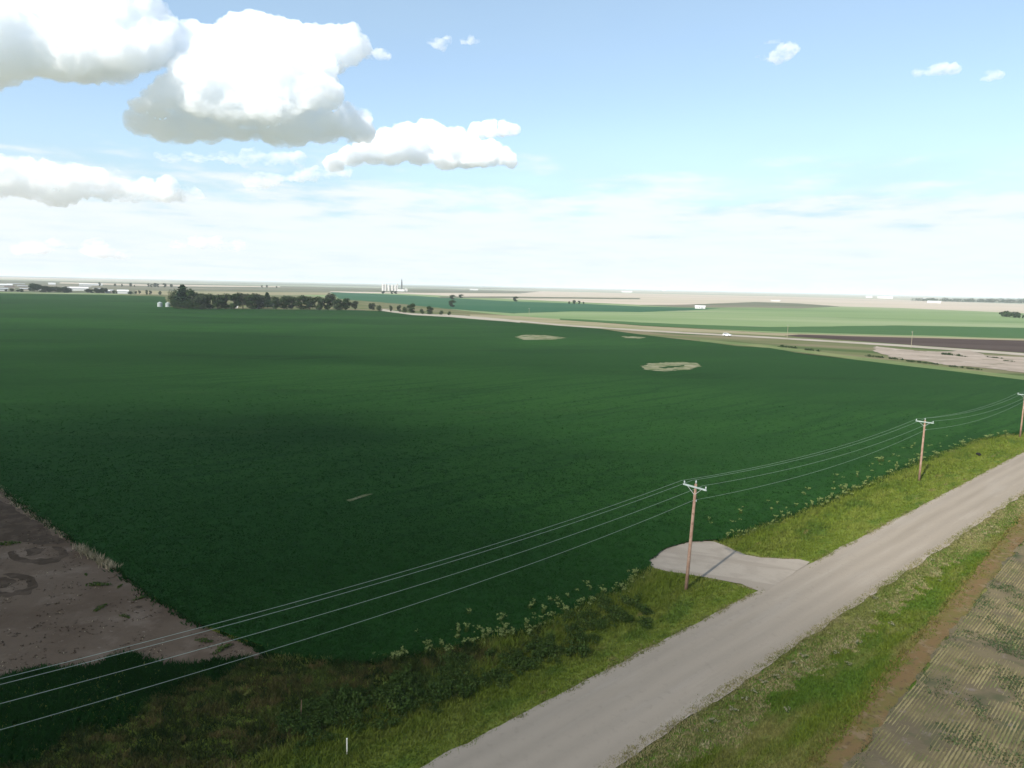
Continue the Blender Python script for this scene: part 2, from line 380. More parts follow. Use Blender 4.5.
def left_z(s, n):
    if n > 46: return -.05
    t = max(0, min(1, (n - 31.5) / 7.0))
    dip = -.30 * math.sin(math.pi * t) ** 1.5 * max(0, min(1, (abs(s - 65) - 9) / 6))
    return dip - .03 + .05 * fbm(s, n, .5, 3.1) * (1 if n > 32.4 else .3)
def right_z(s, n):
    t = max(0, min(1, (24.8 - n) / 7.5))
    return -.35 * math.sin(math.pi * t) ** 1.3 - .03 + .04 * fbm(s, n, .5, 9.1)

def grid(name, s0, s1, n0, n1, ds, dn, zf, mat, label, nfun=None):
    ss = np.arange(s0, s1 + ds, ds); ns = np.arange(n0, n1 + dn * .5, dn)
    V = []
    for s in ss:
        for n in ns:
            m = n if nfun is None else nfun(s, n)
            V.append(W(s, m, zf(s, m)))
    a, b = len(ss), len(ns)
    i = np.arange(a - 1)[:, None] * b + np.arange(b - 1)[None, :]
    F = np.stack([i, i + b, i + b + 1, i + 1], -1).reshape(-1, 4)
    o = link(name, mesh_np(name, V, F, True), mat)
    n0_ = o.data.polygons[0].normal.z
    if n0_ < 0: o.data.flip_normals()
    return tag(o, label, None, None, 'structure')

grid('verge', -60, 40, 31.2, 75.2, .9, .55, left_z, MT['verge'], 'grassy left verge of the gravel road in the foreground')
grid('verge', 40.9, 280, 31.2, 47.2, 1.2, .55, left_z, MT['verge'], 'grassy left verge of the gravel road further along')

def road_z(s, n):
    t = (n - 28.1) / 3.7
    return .07 * (1 - t * t) + .02 + .012 * fbm(s, n, .8, 5)
def road_n(s, n):
    if n < 24.6: return n + .30 * fbm(s, 0, .35, 2.2)
    if n > 31.5: return n + .22 * fbm(s, 0, .4, 7.7)
    return n
grid('road', -60, 300, 24.4, 31.85, .5, .4656, road_z, MT['gravel'], 'pale gravel road running diagonally past the crop', road_n)
sheet('driveway', ragged(px([(647.5, 562), (652, 556), (664, 549.5), (680, 543.8), (692, 541.6), (704, 540.8), (714, 541.6), (724, 545.2), (734, 550.2), (746, 555), (760, 557.5), (799, 559.5), (810, 562), (764, 593), (748, 587), (741, 584), (704, 577), (668, 571.5), (653, 568)], .03), .5, .12, .6), MT['driveway'], .045, 'pale gravel field approach between road and crop')

# bare pad at lower left
pad = ragged(px(crop_left[::-1][2:]), .8, .22, .4, close=False, seed=2) + ragged(px([(266, 653), (262, 661), (219, 659), (190, 664), (162, 667), (147, 660), (134, 654), (112, 657), (95, 668), (70, 668), (47, 666), (25, 672), (0, 678), (-60, 690), (-200, 700)]), .5, .5, .35, close=False, seed=5)
pad += [Vector((-120, 55, 0)), Vector((-150, 130, 0))]
sheet('bare_soil', pad, MT['dirt'], .03, 'bare brown dirt pad at the corner of the crop field')
sheet('bare_soil', ragged(px([(-40, 470), (0, 500), (30, 519), (58, 538), (66, 543), (40, 545), (10, 541), (-40, 540)]), .6, .5, .3), MT['wetdirt'], .036, 'darker turned soil along the top of the dirt pad')
def ring(cu, cv, ru, rv, a0, a1, wpx, lab, seed):
    inn, out = [], []
    for i in range(40):
        a = a0 + (a1 - a0) * i / 39
        k = 1 + .10 * mnoise.noise(Vector((i * .3, seed, 0)))
        w = wpx * (.75 + .5 * mnoise.noise(Vector((i * .25, seed, 3)))) * min(1, i / 4 + .2, (39 - i) / 4 + .2)
        out.append(G(cu + (ru * k + w) * math.cos(a), cv - (rv * k + w * .55) * math.sin(a)))
        inn.append(G(cu + (ru * k - w) * math.cos(a), cv - (rv * k - w * .55) * math.sin(a)))
    sheet('tyre_mark', out + inn[::-1], MT['wetdirt'], .042, lab)
ring(38, 554, 26, 8, -3.5, 1.0, 6, 'dark curved tyre mark on the upper part of the dirt pad', 1)
ring(4, 585, 29, 10, -2.2, 1.6, 6.5, 'dark looping tyre mark at the left of the dirt pad', 8)
sheet('tyre_mark', ragged(px([(-14, 580), (6, 577), (14, 582), (8, 588), (-10, 590)]), .2, .3, .8), MT['wetdirt'], .043, 'small dark scuff inside the looping tyre mark')
sheet('tyre_mark', ragged(px([(24, 550), (36, 547), (46, 550), (40, 554), (28, 556)]), .2, .3, .8), MT['wetdirt'], .043, 'small dark scuff inside the upper tyre mark')

# right side: verge, ochre strip, stubble
def strip_c(s): return 15.9 + max(0, s - 40) * .068 if s < 110 else 20.66 + (s - 110) * .01
grid('verge', -60, 300, 8.0, 24.9, .8, .52, lambda s, n: right_z(s, n) if n > strip_c(s) - .4 else -.08, MT['rverge'], 'grassy right verge with a shallow ditch')
def offs(c0, c1, s0, s1, ds, seed, amp):
    A, B = [], []
    s = s0
    while s <= s1:
        A.append(W(s, strip_c(s) + c0 + amp * fbm(s, 1, .3, seed)))
        B.append(W(s, strip_c(s) + c1 + amp * fbm(s, 2, .3, seed + 4)))
        s += ds
    return A + B[::-1]
sheet('bare_strip', offs(1.0, -.75, -60, 300, .5, 3, .28), MT['ochre'], .02, 'orange brown bare strip between verge and stubble')
st = []
s = -60
while s <= 300:
    st.append(W(s, strip_c(s) - .75 + .45 * fbm(s, 3, .45, 6) + .12 * fbm(s, 9, 2.2, 6))); s += .5
st += [W(300, -90), W(-60, -90)]
sheet('field', st, MT['stubsoil'], .026, 'stubble field with straw rows at the lower right')

# ------------------------------------------------------------------ tufts, leaves
def inside(P, poly):
    x, y = P[:, 0], P[:, 1]
    r = np.zeros(len(P), bool)
    n = len(poly)
    j = n - 1
    for i in range(n):
        xi, yi = poly[i]; xj, yj = poly[j]
        if yi != yj:
            c = ((yi > y) != (yj > y)) & (x < (xj - xi) * (y - yi) / (yj - yi) + xi)
            r ^= c
        j = i
    return r

def proj_np(P):
    d = P - np.array([0, 0, CAM_H])
    cp, sp = math.cos(PITCH), math.sin(PITCH)
    f = d[:, 1] * cp - d[:, 2] * sp; y = d[:, 1] * sp + d[:, 2] * cp; x = d[:, 0]
    c, s = math.cos(ROLL), math.sin(ROLL)
    return 512 + FPX * (c * x + s * y) / f, 384 - FPX * (-s * x + c * y) / f, f

def blades(P, n, h, w, spread, lean, droop=0.0, rg=rng):
    """P (k,3) tuft roots -> triangles, n blades each"""
    k = len(P)
    B = np.repeat(P, n, 0)
    m = len(B)
    a = rg.uniform(0, 2 * np.pi, m)
    hh = np.repeat(np.broadcast_to(h, (k,)), n) * rg.uniform(.55, 1.15, m)
    ww = np.repeat(np.broadcast_to(w, (k,)), n) * rg.uniform(.7, 1.3, m)
    off = rg.normal(0, 1, (m, 2)) * np.repeat(np.broadcast_to(spread, (k,)), n)[:, None]
    root = B.copy(); root[:, :2] += off
    dirx, diry = np.cos(a), np.sin(a)
    la = rg.normal(0, lean, (m, 2)) * hh[:, None]
    v0 = root.copy(); v0[:, 0] -= dirx * ww / 2; v0[:, 1] -= diry * ww / 2
    v1 = root.copy(); v1[:, 0] += dirx * ww / 2; v1[:, 1] += diry * ww / 2
    v2 = root.copy(); v2[:, :2] += la; v2[:, 2] += hh
    V = np.stack([v0, v1, v2], 1).reshape(-1, 3)
    F = np.arange(3 * m).reshape(m, 3)
    return V, F

def scatter_sn(count, s0, s1, n0, n1, near=45.0):
    s = rng.uniform(s0, s1, count); n = rng.uniform(n0, n1, count)
    P = np.stack([D.x * s + NN.x * n, D.y * s + NN.y * n], 1)
    dist = np.hypot(P[:, 0], P[:, 1])
    keep = rng.uniform(0, 1, count) < np.clip((near / np.maximum(dist, 1)) ** 1.3, 0, 1)
    return s[keep], n[keep], P[keep], dist[keep]

DRIVE = np.array([(p.x, p.y) for p in px([(645, 562), (652, 555), (664, 548), (692, 541), (715, 539), (735, 550), (760, 556), (802, 559), (820, 562), (762, 596), (746, 588), (738, 585), (702, 578), (666, 573), (650, 569)])])
PADP = np.array([(p.x, p.y) for p in pad])

def stuff(name, V, F, mat, label, cat):
    o = link(name, mesh_np(name, V, F), mat)
    return tag(o, label, cat, None, 'stuff')

# left verge grass
s, n, P, dist = scatter_sn(130000, -30, 210, 31.6, 46)
nz = np.array([fbm(a, b, .35, 1.3) for a, b in P])
ok = ~inside(P, CROP_POLY) & ~inside(P, DRIVE) & ~inside(P, PADP)
ok &= ~((s < 34) & (n > 38.5 + nz * 1.5))
zz = np.array([left_z(a, b) for a, b in zip(s, n)])
P3 = np.column_stack([P, zz])[ok]
hh = (.14 + .05 * np.clip(n[ok] - 33, 0, 6)) * (1 + .4 * nz[ok])
V, F = blades(P3, 4, np.clip(hh, .08, .6), .05 + dist[ok] * .0009, .12, .45)
stuff('grass', V, F, MT['grass'], 'green roadside grass between the gravel road and the crop', 'grass')
# weedy dry part at bottom left
s, n, P, dist = scatter_sn(110000, -40, 40, 37, 74, 60)
nz = np.array([fbm(a, b, .3, 1.3) for a, b in P])
ok = ~inside(P, CROP_POLY) & ~inside(P, PADP) & ~inside(P, DRIVE) & (n > 38 + nz * 1.5)
dark = n > 46.5 + nz * 2.0 + (s + 5) * .12
zz = np.array([left_z(a, b) for a, b in zip(s, n)])
P3 = np.column_stack([P, zz])
a = ok & ~dark
V, F = blades(P3[a], 4, .34 * (1 + .6 * np.clip(nz[a], -.8, 1)), .08, .16, .5)
stuff('weeds', V, F, MT['drygrass'], 'mixed dry yellow and green weeds in the lower left foreground', 'weeds')
b = ok & dark
V, F = blades(P3[b], 5, .38 * (1 + .5 * np.clip(nz[b], -.8, 1)), .12, .18, .6)
stuff('weeds', V, F, MT['canopy'], 'dark green weeds between the dirt pad and the dry grass', 'weeds')
# right verge
s, n, P, dist = scatter_sn(125000, -5, 200, 15, 25.0)
cen = np.array([strip_c(a) for a in s])
ok = n > cen + .6
nz = np.array([fbm(a, b, .4, 4.3) for a, b in P])
zz = np.array([right_z(a, b) for a, b in zip(s, n)])
P3 = np.column_stack([P, zz])
pale = ok & (n > 22.0 + nz * 1.3)
a = ok & ~pale
V, F = blades(P3[a], 4, .20 * (1 + .5 * np.clip(nz[a], -.7, 1)), .05 + dist[a] * .0008, .12, .5)
stuff('grass', V, F, MT['rgrass'], 'bright green grass in the shallow ditch right of the road', 'grass')
V, F = blades(P3[pale], 4, .15, .05 + dist[pale] * .0008, .14, .6)
stuff('grass', V, F, MT['paledry'], 'pale dry grass along the right edge of the road', 'grass')
# taller yellow green grass along the near crop border
e = [q for q in ragged(near_pts(), .10, .5, .2, close=False, seed=6) if q.x < 150]
e = np.repeat(np.array([(q.x, q.y) for q in e]), 2, 0); e = e + rng.normal(0, .22, e.shape) + np.array([NN.x, NN.y]) * -.35
nz = np.array([fbm(a, b, .3, 17.3) for a, b in e])
e = e[(nz > -.1) & ~inside(e, DRIVE)]
V, F = blades(np.column_stack([e, np.full(len(e), -.1)]), 3, .5, .09, .12, .5)
stuff('grass', V, F, MT['tallgrass'], 'taller yellow green grass fringing the near border of the dark crop', 'grass')
# stubble rows
row = []
ROW = .215
for k in range(300):
    nn_ = 18.6 - k * ROW
    ss = np.arange(28, 135, .055)
    ss = ss + rng.uniform(-.2, .2, len(ss))
    row.append(np.column_stack([ss, np.full(len(ss), nn_) + .053 * (ss - 40) + .05 * np.sin(ss * .05) + rng.normal(0, .014, len(ss))]))
row = np.concatenate(row)
cen = np.array([strip_c(a) for a in row[:, 0]])
row = row[row[:, 1] < cen - .75]
P = np.stack([D.x * row[:, 0] + NN.x * row[:, 1], D.y * row[:, 0] + NN.y * row[:, 1]], 1)
P3 = np.column_stack([P, np.full(len(P), .03)])
u, v, f = proj_np(P3)
vis = (u > 700) & (u < 1150) & (v < 860) & (f > 0)
P3 = P3[vis]
nz = np.array([fbm(a, b, .22, 8.3) for a, b in P3[:, :2]])
nz2 = np.array([fbm(a, b, .30, 21.3) for a, b in P3[:, :2]])
a = (nz > -.25) & (rng.uniform(0, 1, len(P3)) < np.clip(.30 + nz * 1.0, .08, .7))
V, F = blades(P3[a], 2, .08, .06, .022, .35)
RV, RF = [], []
nbase = 0
for k in range(300):
    n0_ = 18.6 - k * ROW
    ss = np.arange(28, 125, .32)
    nn_ = n0_ + .053 * (ss - 40) + .05 * np.sin(ss * .05)
    X, Y = D.x * ss + NN.x * nn_, D.y * ss + NN.y * nn_
    u, v, f = proj_np(np.column_stack([X, Y, np.zeros(len(ss))]))
    vis = (f > 0) & (u > 700) & (u < 1150) & (v < 860)
    cen_ = np.array([strip_c(q) for q in ss])
    vis &= nn_ < cen_ - .8
    if vis.sum() < 2: continue
    q_ = np.array([fbm(a_, b_, .22, 8.3) + .5 * fbm(a_, b_, 1.6, 2.3) for a_, b_ in zip(X, Y)])
    wd = np.clip(.044 + .075 * q_, 0, .07) * rng.uniform(.7, 1.2, len(ss))
    wd[wd < .018] = 0
    for sg, hz_ in ((-1, 0), (0, .8), (1, 0)):
        RV.append(np.column_stack([X + NN.x * wd * sg, Y + NN.y * wd * sg, .027 + wd * hz_]))
    m_ = len(ss)
    ok_ = np.where(vis[:-1] & vis[1:] & ((wd[:-1] > 0) | (wd[1:] > 0)))[0]
    for c0_ in (0, 1):
        a_ = nbase + c0_ * m_ + ok_
        RF.append(np.stack([a_, a_ + 1, a_ + 1 + m_, a_ + m_], 1))
    nbase += 3 * m_
RV = np.concatenate(RV); RF = np.concatenate(RF)
used_ = np.unique(RF); mp_ = np.full(len(RV), -1); mp_[used_] = np.arange(len(used_))
stuff('stubble', RV[used_], mp_[RF], MT['stubble'], 'straw ridges of the drill rows in the stubble field', 'stubble')
stuff('stubble', V, F, MT['stubble'], 'rows of cut straw stubble at the lower right', 'stubble')
b = (nz2 > .05) & (rng.uniform(0, 1, len(P3)) < np.clip((nz2 - .02) * .55, 0, .32))
V, F = blades(P3[b], 4, .13, .09, .12, .7)
stuff('weeds', V, F, MT['stubweed'], 'grey green weeds spreading among the stubble rows', 'weeds')
# grass creeping over the border of the approach and the road edges
e = ragged(px([(644, 563), (655, 570), (668, 573), (704, 578.5), (741, 585.5), (756, 590)], .03), .06, .12, .6, close=False) + ragged(px([(714, 540), (734, 550.5), (760, 557), (799, 559), (806, 560)], .03), .06, .12, .6, close=False)
for n0_, amp_ in ((31.75, .22), (24.55, .26)):
    e += [W(s_, n0_ + rng.normal(0, amp_), 0) for s_ in np.concatenate([np.arange(30, 100, .035), np.arange(100, 220, .12)])]
e = np.array([(p_.x, p_.y) for p_ in e]) + rng.normal(0, .07, (len(e), 2))
nz = np.array([fbm(a, b, .45, 31.3) for a, b in e])
e = e[(nz > -.15) & ~(inside(e, DRIVE) & (np.array([SN(q)[1] for q in e]) < 33) & (np.array([SN(q)[0] for q in e]) > 62) & (np.array([SN(q)[0] for q in e]) < 75))]
V, F = blades(np.column_stack([e, np.full(len(e), -.02)]), 3, .17, .07, .07, .6)
stuff('grass', V, F, MT['paledry'], 'ragged fringe of dry grass along the gravel edges', 'grass')
# sparse dry tufts that run over the bare strip from both sides
s, n, P, dist = scatter_sn(60000, 25, 190, 13, 22.5)
cen = np.array([strip_c(a) for a in s])
x = n - cen
nz = np.array([fbm(a, b, .5, 14.3) for a, b in P])
prob = np.clip((x - .1) * .9 + nz * .5, 0, 1) * (x < 1.3) + np.clip((-x - .35) * 1.2 + nz * .5, 0, .6) * (x > -1.1) * (x <= .1)
a = rng.uniform(0, 1, len(s)) < prob
P3 = np.column_stack([P, np.full(len(P), .0)])
hot = a & (x > 0)
V, F = blades(P3[hot], 3, .16, .06 + dist[hot] * .0008, .1, .6)
stuff('grass', V, F, MT['edgegrass'], 'thin yellowing grass along the ditch side of the orange brown strip', 'grass')
hot = a & (x <= 0)
V, F = blades(P3[hot], 3, .12, .06, .1, .7)
stuff('weeds', V, F, MT['stubweed'], 'sparse grey weeds along the stubble side of the orange brown strip', 'weeds')
# clods and crumbs on the dirt pad
k = 5200
u = rng.uniform(-40, 270, k); v = rng.uniform(500, 675, k)
Pc = np.array([G(a, b)[:2] for a, b in zip(u, v)])
nz = np.array([fbm(a, b, .35, 5.3) for a, b in Pc])
Pc = Pc[inside(Pc, PADP) & (nz > .05)]
P3 = np.column_stack([Pc, np.full(len(Pc), .03)])
V, F = blades(P3[: len(P3) // 2], 2, .09, .16, .08, .5)
stuff('clods', V, F, MT['wetdirt'], 'dark crumbs of soil scattered over the dirt pad', 'clods')
V, F = blades(P3[int(len(P3) * .82):], 2, .08, .07, .08, .7)
stuff('dry_grass', V, F, MT['straw'], 'bits of pale straw scattered over the dirt pad', 'dry grass')
# dry straw along the pad edge
edge = px([(-10, 484), (0, 491), (30, 512), (66, 537)])
pts = []
for p, q in zip(edge, edge[1:]):
    for t in np.linspace(0, 1, 110):
        c = p.lerp(q, t); pts.append((c.x + random.gauss(0, .28), c.y + random.gauss(0, .28), .03))
V, F = blades(np.array(pts), 3, .3, .10, .15, .6)
stuff('dry_grass', V, F, MT['straw'], 'thin line of pale dry grass along the edge of the dirt pad', 'dry grass')
# crop plants that break the flat canopy nearby and along its edge
k = 130000
u = rng.uniform(-60, 1090, k); v = 330 + (700 - 330) * rng.uniform(0, 1, k) ** .8
Pn = np.array([G(a, b)[:2] for a, b in zip(u, v)])
dist = np.hypot(Pn[:, 0], Pn[:, 1])
ok = inside(Pn, CROP_POLY) & (rng.uniform(0, 1, k) < np.clip((210 - dist) / 140, 0, 1))
Pn, dist = Pn[ok], dist[ok]
P3 = np.column_stack([Pn, np.full(len(Pn), CROP_Z - .05)])
V, F = blades(P3, 3, .16 + dist * .0003, .10 + dist * .0010, .16 + dist * .001, .9)
stuff('crop', V, F, MT['canopy'], 'leaf tips standing out of the dark crop canopy', 'crop')
e = [p for p in ragged(near_pts(), .12, .35, .25, close=False)] + [p for p in ragged(px(crop_left[:5]), .2, .25, .4, close=False)]
e = np.array([(p.x, p.y) for p in e if p.x < 180 and p.y < 190])
e = np.repeat(e, 3, 0) + rng.normal(0, .28, (len(e) * 3, 2))
e = e[~inside(e, DRIVE)]
V, F = blades(np.column_stack([e, np.zeros(len(e))]), 3, .40, .14, .15, .6)
stuff('crop', V, F, MT['canopy'], 'ragged row of crop plants along the edge of the dark field', 'crop')

# ------------------------------------------------------------------ shrubs, weeds, trees
def leaf_cloud(lobes, count, size, seed, shell=.55, flat=.0):
    """leaf-sized quads spread through ellipsoid lobes (x, y, z, rx, ry, rz)"""
    rg = np.random.default_rng(seed)
    lobes = np.array(lobes, float)
    vol = lobes[:, 3] * lobes[:, 4] * lobes[:, 5]
    idx = rg.choice(len(lobes), count, p=vol ** .75 / (vol ** .75).sum())
    d = rg.normal(0, 1, (count, 3)); d /= np.linalg.norm(d, axis=1)[:, None]
    r = rg.uniform(shell ** 3, 1.12, count) ** (1 / 3)
    c = lobes[idx, :3] + d * lobes[idx, 3:] * r[:, None]
    keep = c[:, 2] > .02
    c, d = c[keep], d[keep]
    m = len(c)
    nrm = d + rg.normal(0, .6, (m, 3)); nrm /= np.linalg.norm(nrm, axis=1)[:, None]
    t = np.cross(nrm, rg.normal(0, 1, (m, 3))); t /= np.linalg.norm(t, axis=1)[:, None]
    b = np.cross(nrm, t)
    s1 = (size * rg.uniform(.5, 1.3, m))[:, None]; s2 = s1 * rg.uniform(.5, .9, m)[:, None]
    V = np.stack([c - t * s1, c - b * s2, c + t * s1, c + b * s2], 1).reshape(-1, 3)
    return V, np.arange(4 * m).reshape(m, 4)

def shrub_proto(seed, w, h):
    rg = random.Random(seed)
    lobes = [(rg.uniform(-.5, .5) * w, rg.uniform(-.5, .5) * w, h * rg.uniform(.3, .6), w * rg.uniform(.22, .42), w * rg.uniform(.22, .42), h * rg.uniform(.25, .45)) for _ in range(7)]
    V, F = leaf_cloud(lobes, 520, .075, seed, .3)
    return mesh_np('shrub', V, F)
shrub_me = [shrub_proto(20 + i, 1.3, .85) for i in range(5)]
sites = []
rs = random.Random(3)
def on_line(pts, cnt, jit):
    P = px(pts)
    seg = [(a, b, (b - a).length) for a, b in zip(P, P[1:])]
    tot = sum(x[2] for x in seg)
    for _ in range(cnt):
        t = rs.uniform(0, tot)
        for a, b, l in seg:
            if t < l:
                p = a.lerp(b, t / l); break
            t -= l
        yield p.x + rs.gauss(0, jit), p.y + rs.gauss(0, jit)
for x, y in on_line([(300, 715), (345, 715), (400, 700), (440, 690), (480, 675), (540, 652), (600, 622), (640, 603)], 100, .9): sites.append((x, y))
for x, y in on_line([(300, 735), (350, 705), (420, 690), (470, 672)], 45, 1.1): sites.append((x, y))
for i, (x, y) in enumerate(sites):
    s_, n_ = SN((x, y))
    sc = rs.uniform(.55, 1.15)
    o = link('shrub', shrub_me[i % 5], MT['shrub'] if i == 0 or True else None)
    o.location = (x, y, left_z(s_, n_) - .05); o.rotation_euler = (0, 0, rs.uniform(0, 6.28)); o.scale = (sc, sc, sc * rs.uniform(.8, 1.2))
    tag(o, 'low dark green shrub in the leafy roadside band between grass verge and crop', 'shrub', 'dark shrubs along the roadside')

def weed_proto(seed, flower_mat, w=.34, h=.62):
    rg = np.random.default_rng(seed)
    root = empty('weed')
    V, F = leaf_cloud([(0, 0, h * .35, w * .55, w * .55, h * .36), (.1, .05, h * .5, w * .4, w * .4, h * .3)], 70, .07, seed, .2)
    link('leaves', mesh_np('weed_leaves', V, F), MT['weedleaf'], root)
    lobes = [(rg.normal(0, w * .45), rg.normal(0, w * .45), h * rg.uniform(.75, 1.05), .09, .09, .07) for _ in range(7)]
    V, F = leaf_cloud(lobes, 110, .042, seed + 1, .3)
    link('blossom', mesh_np('weed_flowers', V, F), flower_mat, root)
    return root
wp = [weed_proto(40 + i, MT['flower'], (.34, .5, .26, .42, .6, .3)[i], (.62, .5, .8, .7, .55, .45)[i]) for i in range(6)]
wsites = list(on_line([(372, 664), (420, 654), (472, 644), (534, 629), (581, 607), (619, 590), (638, 574)], 85, .40))
wsites += [(x + rs.uniform(-1.6, .2), y + rs.uniform(.2, 2.4)) for x, y in on_line([(420, 652), (534, 627), (619, 588)], 32, .6)]
nleft = len(wsites)
wsites += list(on_line([(722, 543), (760, 528), (820, 505), (862, 487), (905, 468), (940, 454), (975, 441), (1010, 434)], 105, .45))
wsites += [(x + rs.uniform(-2.4, .2), y + rs.uniform(.2, 3.4)) for x, y in on_line([(730, 535), (820, 500), (905, 463), (975, 438)], 45, .8)]
for i, (x, y) in enumerate(wsites):
    sc = rs.uniform(.45, 1.25) * (.85 if i < nleft else 1.0)
    src = wp[i % 6]
    if i < 6:
        o = src; o.location = (x, y, 0); o.scale = (sc,) * 3
    else:
        o = copy_tree(src, (x, y, 0), rs.uniform(0, 6.28), (sc,) * 3)
    if i < nleft: tag(o, 'pale yellow flowering weed at the crop edge left of the gravel approach', 'weed', 'flowering weeds left of the approach')
    else: tag(o, 'pale yellow flowering weed at the crop edge beyond the gravel approach', 'weed', 'flowering weeds beyond the approach')
wf = weed_proto(60, MT['whiteflower'], .36, .3)
vsites = [(706, 728), (712, 720), (718, 719), (734, 708), (745, 697), (755, 690), (764, 681), (776, 676), (783, 671), (794, 662), (804, 655), (788, 707), (848, 661), (874, 598), (893, 622), (940, 578), (933, 560), (835, 650), (859, 640)]
for i, (u_, v_) in enumerate(vsites):
    p = G(u_, v_); s_, n_ = SN(p)
    sc = rs.uniform(.5, 1.0)
    loc = (p.x, p.y, right_z(s_, n_) - .02)
    if i == 0:
        o = wf; o.location = loc; o.scale = (sc,) * 3
    else: o = copy_tree(wf, loc, rs.uniform(0, 6), (sc,) * 3)
    tag(o, 'small cream white flowering weed in the verge right of the road', 'weed', 'white flowering weeds in the right verge')
# green tufts on the bare pad
tuft_me = []
for i in range(3):
    V, F = leaf_cloud([(0, 0, .12, .45, .28, .16), (.5, .1, .08, .4, .18, .1), (-.45, -.05, .08, .35, .2, .1)], 170, .07, 80 + i, .1)
    tuft_me.append(mesh_np('tuft', V, F))
for i, (u_, v_, sc, lab) in enumerate([(98, 586, 1.35, 'largest green weed tuft on the dirt pad near its pale straw edge'), (100, 609, 1.0, 'round green weed tuft in the middle of the dirt pad'),
        (125, 617, .8, 'small green weed tuft right of the middle of the dirt pad'), (140, 599, .8, 'green weed tuft close to the sloping crop edge of the dirt pad'), (86, 575, .5, 'tiny green weed tuft above the largest tuft on the dirt pad'),
        (8, 545, 1.5, 'flat green weed tuft at the left border of the dirt pad above the tyre marks'), (120, 587, .6, 'tiny weed tuft just right of the largest tuft on the dirt pad'), (205, 642, 1.0, 'weed tuft near the pointed corner of the dirt pad'),
        (222, 650, 1.2, 'broad weed tuft at the very corner of the dirt pad under the wires')]):
    o = link('weed_tuft', tuft_me[i % 3], MT['weedleaf'])
    p = G(u_, v_); o.location = (p.x, p.y, .03); o.scale = (sc, sc, sc); o.rotation_euler = (0, 0, i * 1.3)
    tag(o, lab, 'weed', 'green tufts on the dirt pad')
# pale clump of dead stalks on the pad edge
pts = []
for k_ in range(150):
    t = k_ / 149; p = G(78, 549).lerp(G(115, 570), t); pts.append((p.x + rs.gauss(0, .22), p.y + rs.gauss(0, .22), .03))
V, F = blades(np.array(pts), 4, .65, .09, .12, .35)
tag(link('dry_grass_clump', mesh_np('dry_grass_clump', V, F), MT['straw']), 'tall clump of pale dead grass stalks on the edge of the dirt pad', 'grass clump')

def tree_proto(name, h, w, seed, leafmat, conifer=False):
    rg = random.Random(seed)
    root = empty(name)
    t = MB()
    t.tube([(0, 0, 0), (.05, .03, h * .3), (-.04, .05, h * .6), (0, 0, h * .85)], [h * .028, h * .022, h * .014, h * .005], 7)
    lobes = []
    if conifer:
        for k in range(11):
            z = h * (.12 + .8 * k / 10); r = w * .5 * (1 - k / 11.5) ** .8
            for q in range(4):
                a = q * 1.57 + k * .7 + rg.uniform(-.3, .3)
                lobes.append((math.cos(a) * r * .55, math.sin(a) * r * .55, z, r * .55 + .15, r * .55 + .15, h * .06))
    else:
        for k in range(13):
            a, q = rg.uniform(0, 6.28), rg.uniform(.15, 1) ** .5
            z = h * rg.uniform(.16, .86)
            rr = w * .36 * q * (1 - abs(z / h - .5) * .9)
            s_ = w * rg.uniform(.19, .31)
            lobes.append((math.cos(a) * rr, math.sin(a) * rr, z, s_, s_, s_ * rg.uniform(.6, .95)))
            if k < 6: t.tube([(0, 0, h * rg.uniform(.2, .45)), (math.cos(a) * rr * .9, math.sin(a) * rr * .9, z)], [h * .012, h * .004], 5)
    t.build('trunk', MT['bark'], root)
    V, F = leaf_cloud(lobes, 2200, h * .036, seed, .25)
    link('crown', mesh_np(name + '_crown', V, F), leafmat, root)
    return root
PROTO = {}
used = set()
for key, a in dict(a=('tree', 10, 8, 101, MT['treeleaf']), b=('tree', 10, 7, 102, MT['treeleaf']), c=('tree', 10, 9, 103, MT['treeleaf2']), d=('tree', 10, 6.2, 104, MT['treeleaf']),
                   e=('bush', 10, 13, 105, MT['treeleaf']), f=('conifer_tree', 10, 5.5, 106, MT['conifer'], True), g=('tree', 10, 8.5, 107, MT['treeleaf2'])).items():
    PROTO[key] = tree_proto(*a)
def tree(key, u, vb, vt, label, group, wide=1.0, cat='tree'):
    p = G(u, vb)
    dist = math.hypot(p.x, p.y)
    h = (vb - vt) * dist / FPX * 1.03
    k = h / 10
    src = PROTO[key]
    rz = rs.uniform(0, 6.28)
    sc = (k * wide, k * wide, k)
    if key not in used:
        used.add(key); o = src; o.location = p; o.rotation_euler = (0, 0, rz); o.scale = sc
    else: o = copy_tree(src, p, rz, sc)
    tag(o, label, cat, group)
    return o
wb = 'trees of the farmstead windbreak'
ORD = 'first second third fourth fifth sixth seventh eighth ninth tenth eleventh twelfth thirteenth fourteenth fifteenth sixteenth seventeenth eighteenth nineteenth twentieth'.split()
tree('f', 183.5, 308, 287.3, 'tallest dark conifer at the left end of the windbreak', wb, 1.7)
tree('e', 174, 307.5, 293.5, 'broad dark tree leaning out at the left end of the windbreak beside the grain bins', wb, .6)
tree('a', 193, 308.5, 291.5, 'dark leafy tree just right of the tallest conifer', wb)
front = [(200, 309, 296, 'c'), (209, 308.5, 295.4, 'a'), (217.5, 309, 296.3, 'b'), (226, 308.5, 295.2, 'a'), (234.5, 309, 294.6, 'd'), (243, 308.5, 294.4, 'g'), (252, 309, 295, 'a'), (259, 308.5, 294.8, 'c'), (276, 309, 297, 'b'), (284, 309, 297, 'a'),
         (292, 309, 297.2, 'd'), (301, 309.2, 296.4, 'a'), (310, 309.4, 297, 'b'), (319, 309.6, 297.4, 'a'), (328, 309.6, 297.6, 'd'), (337, 309.8, 299.4, 'a'), (346, 309.8, 298.2, 'b'), (355, 310, 301.4, 'g')]
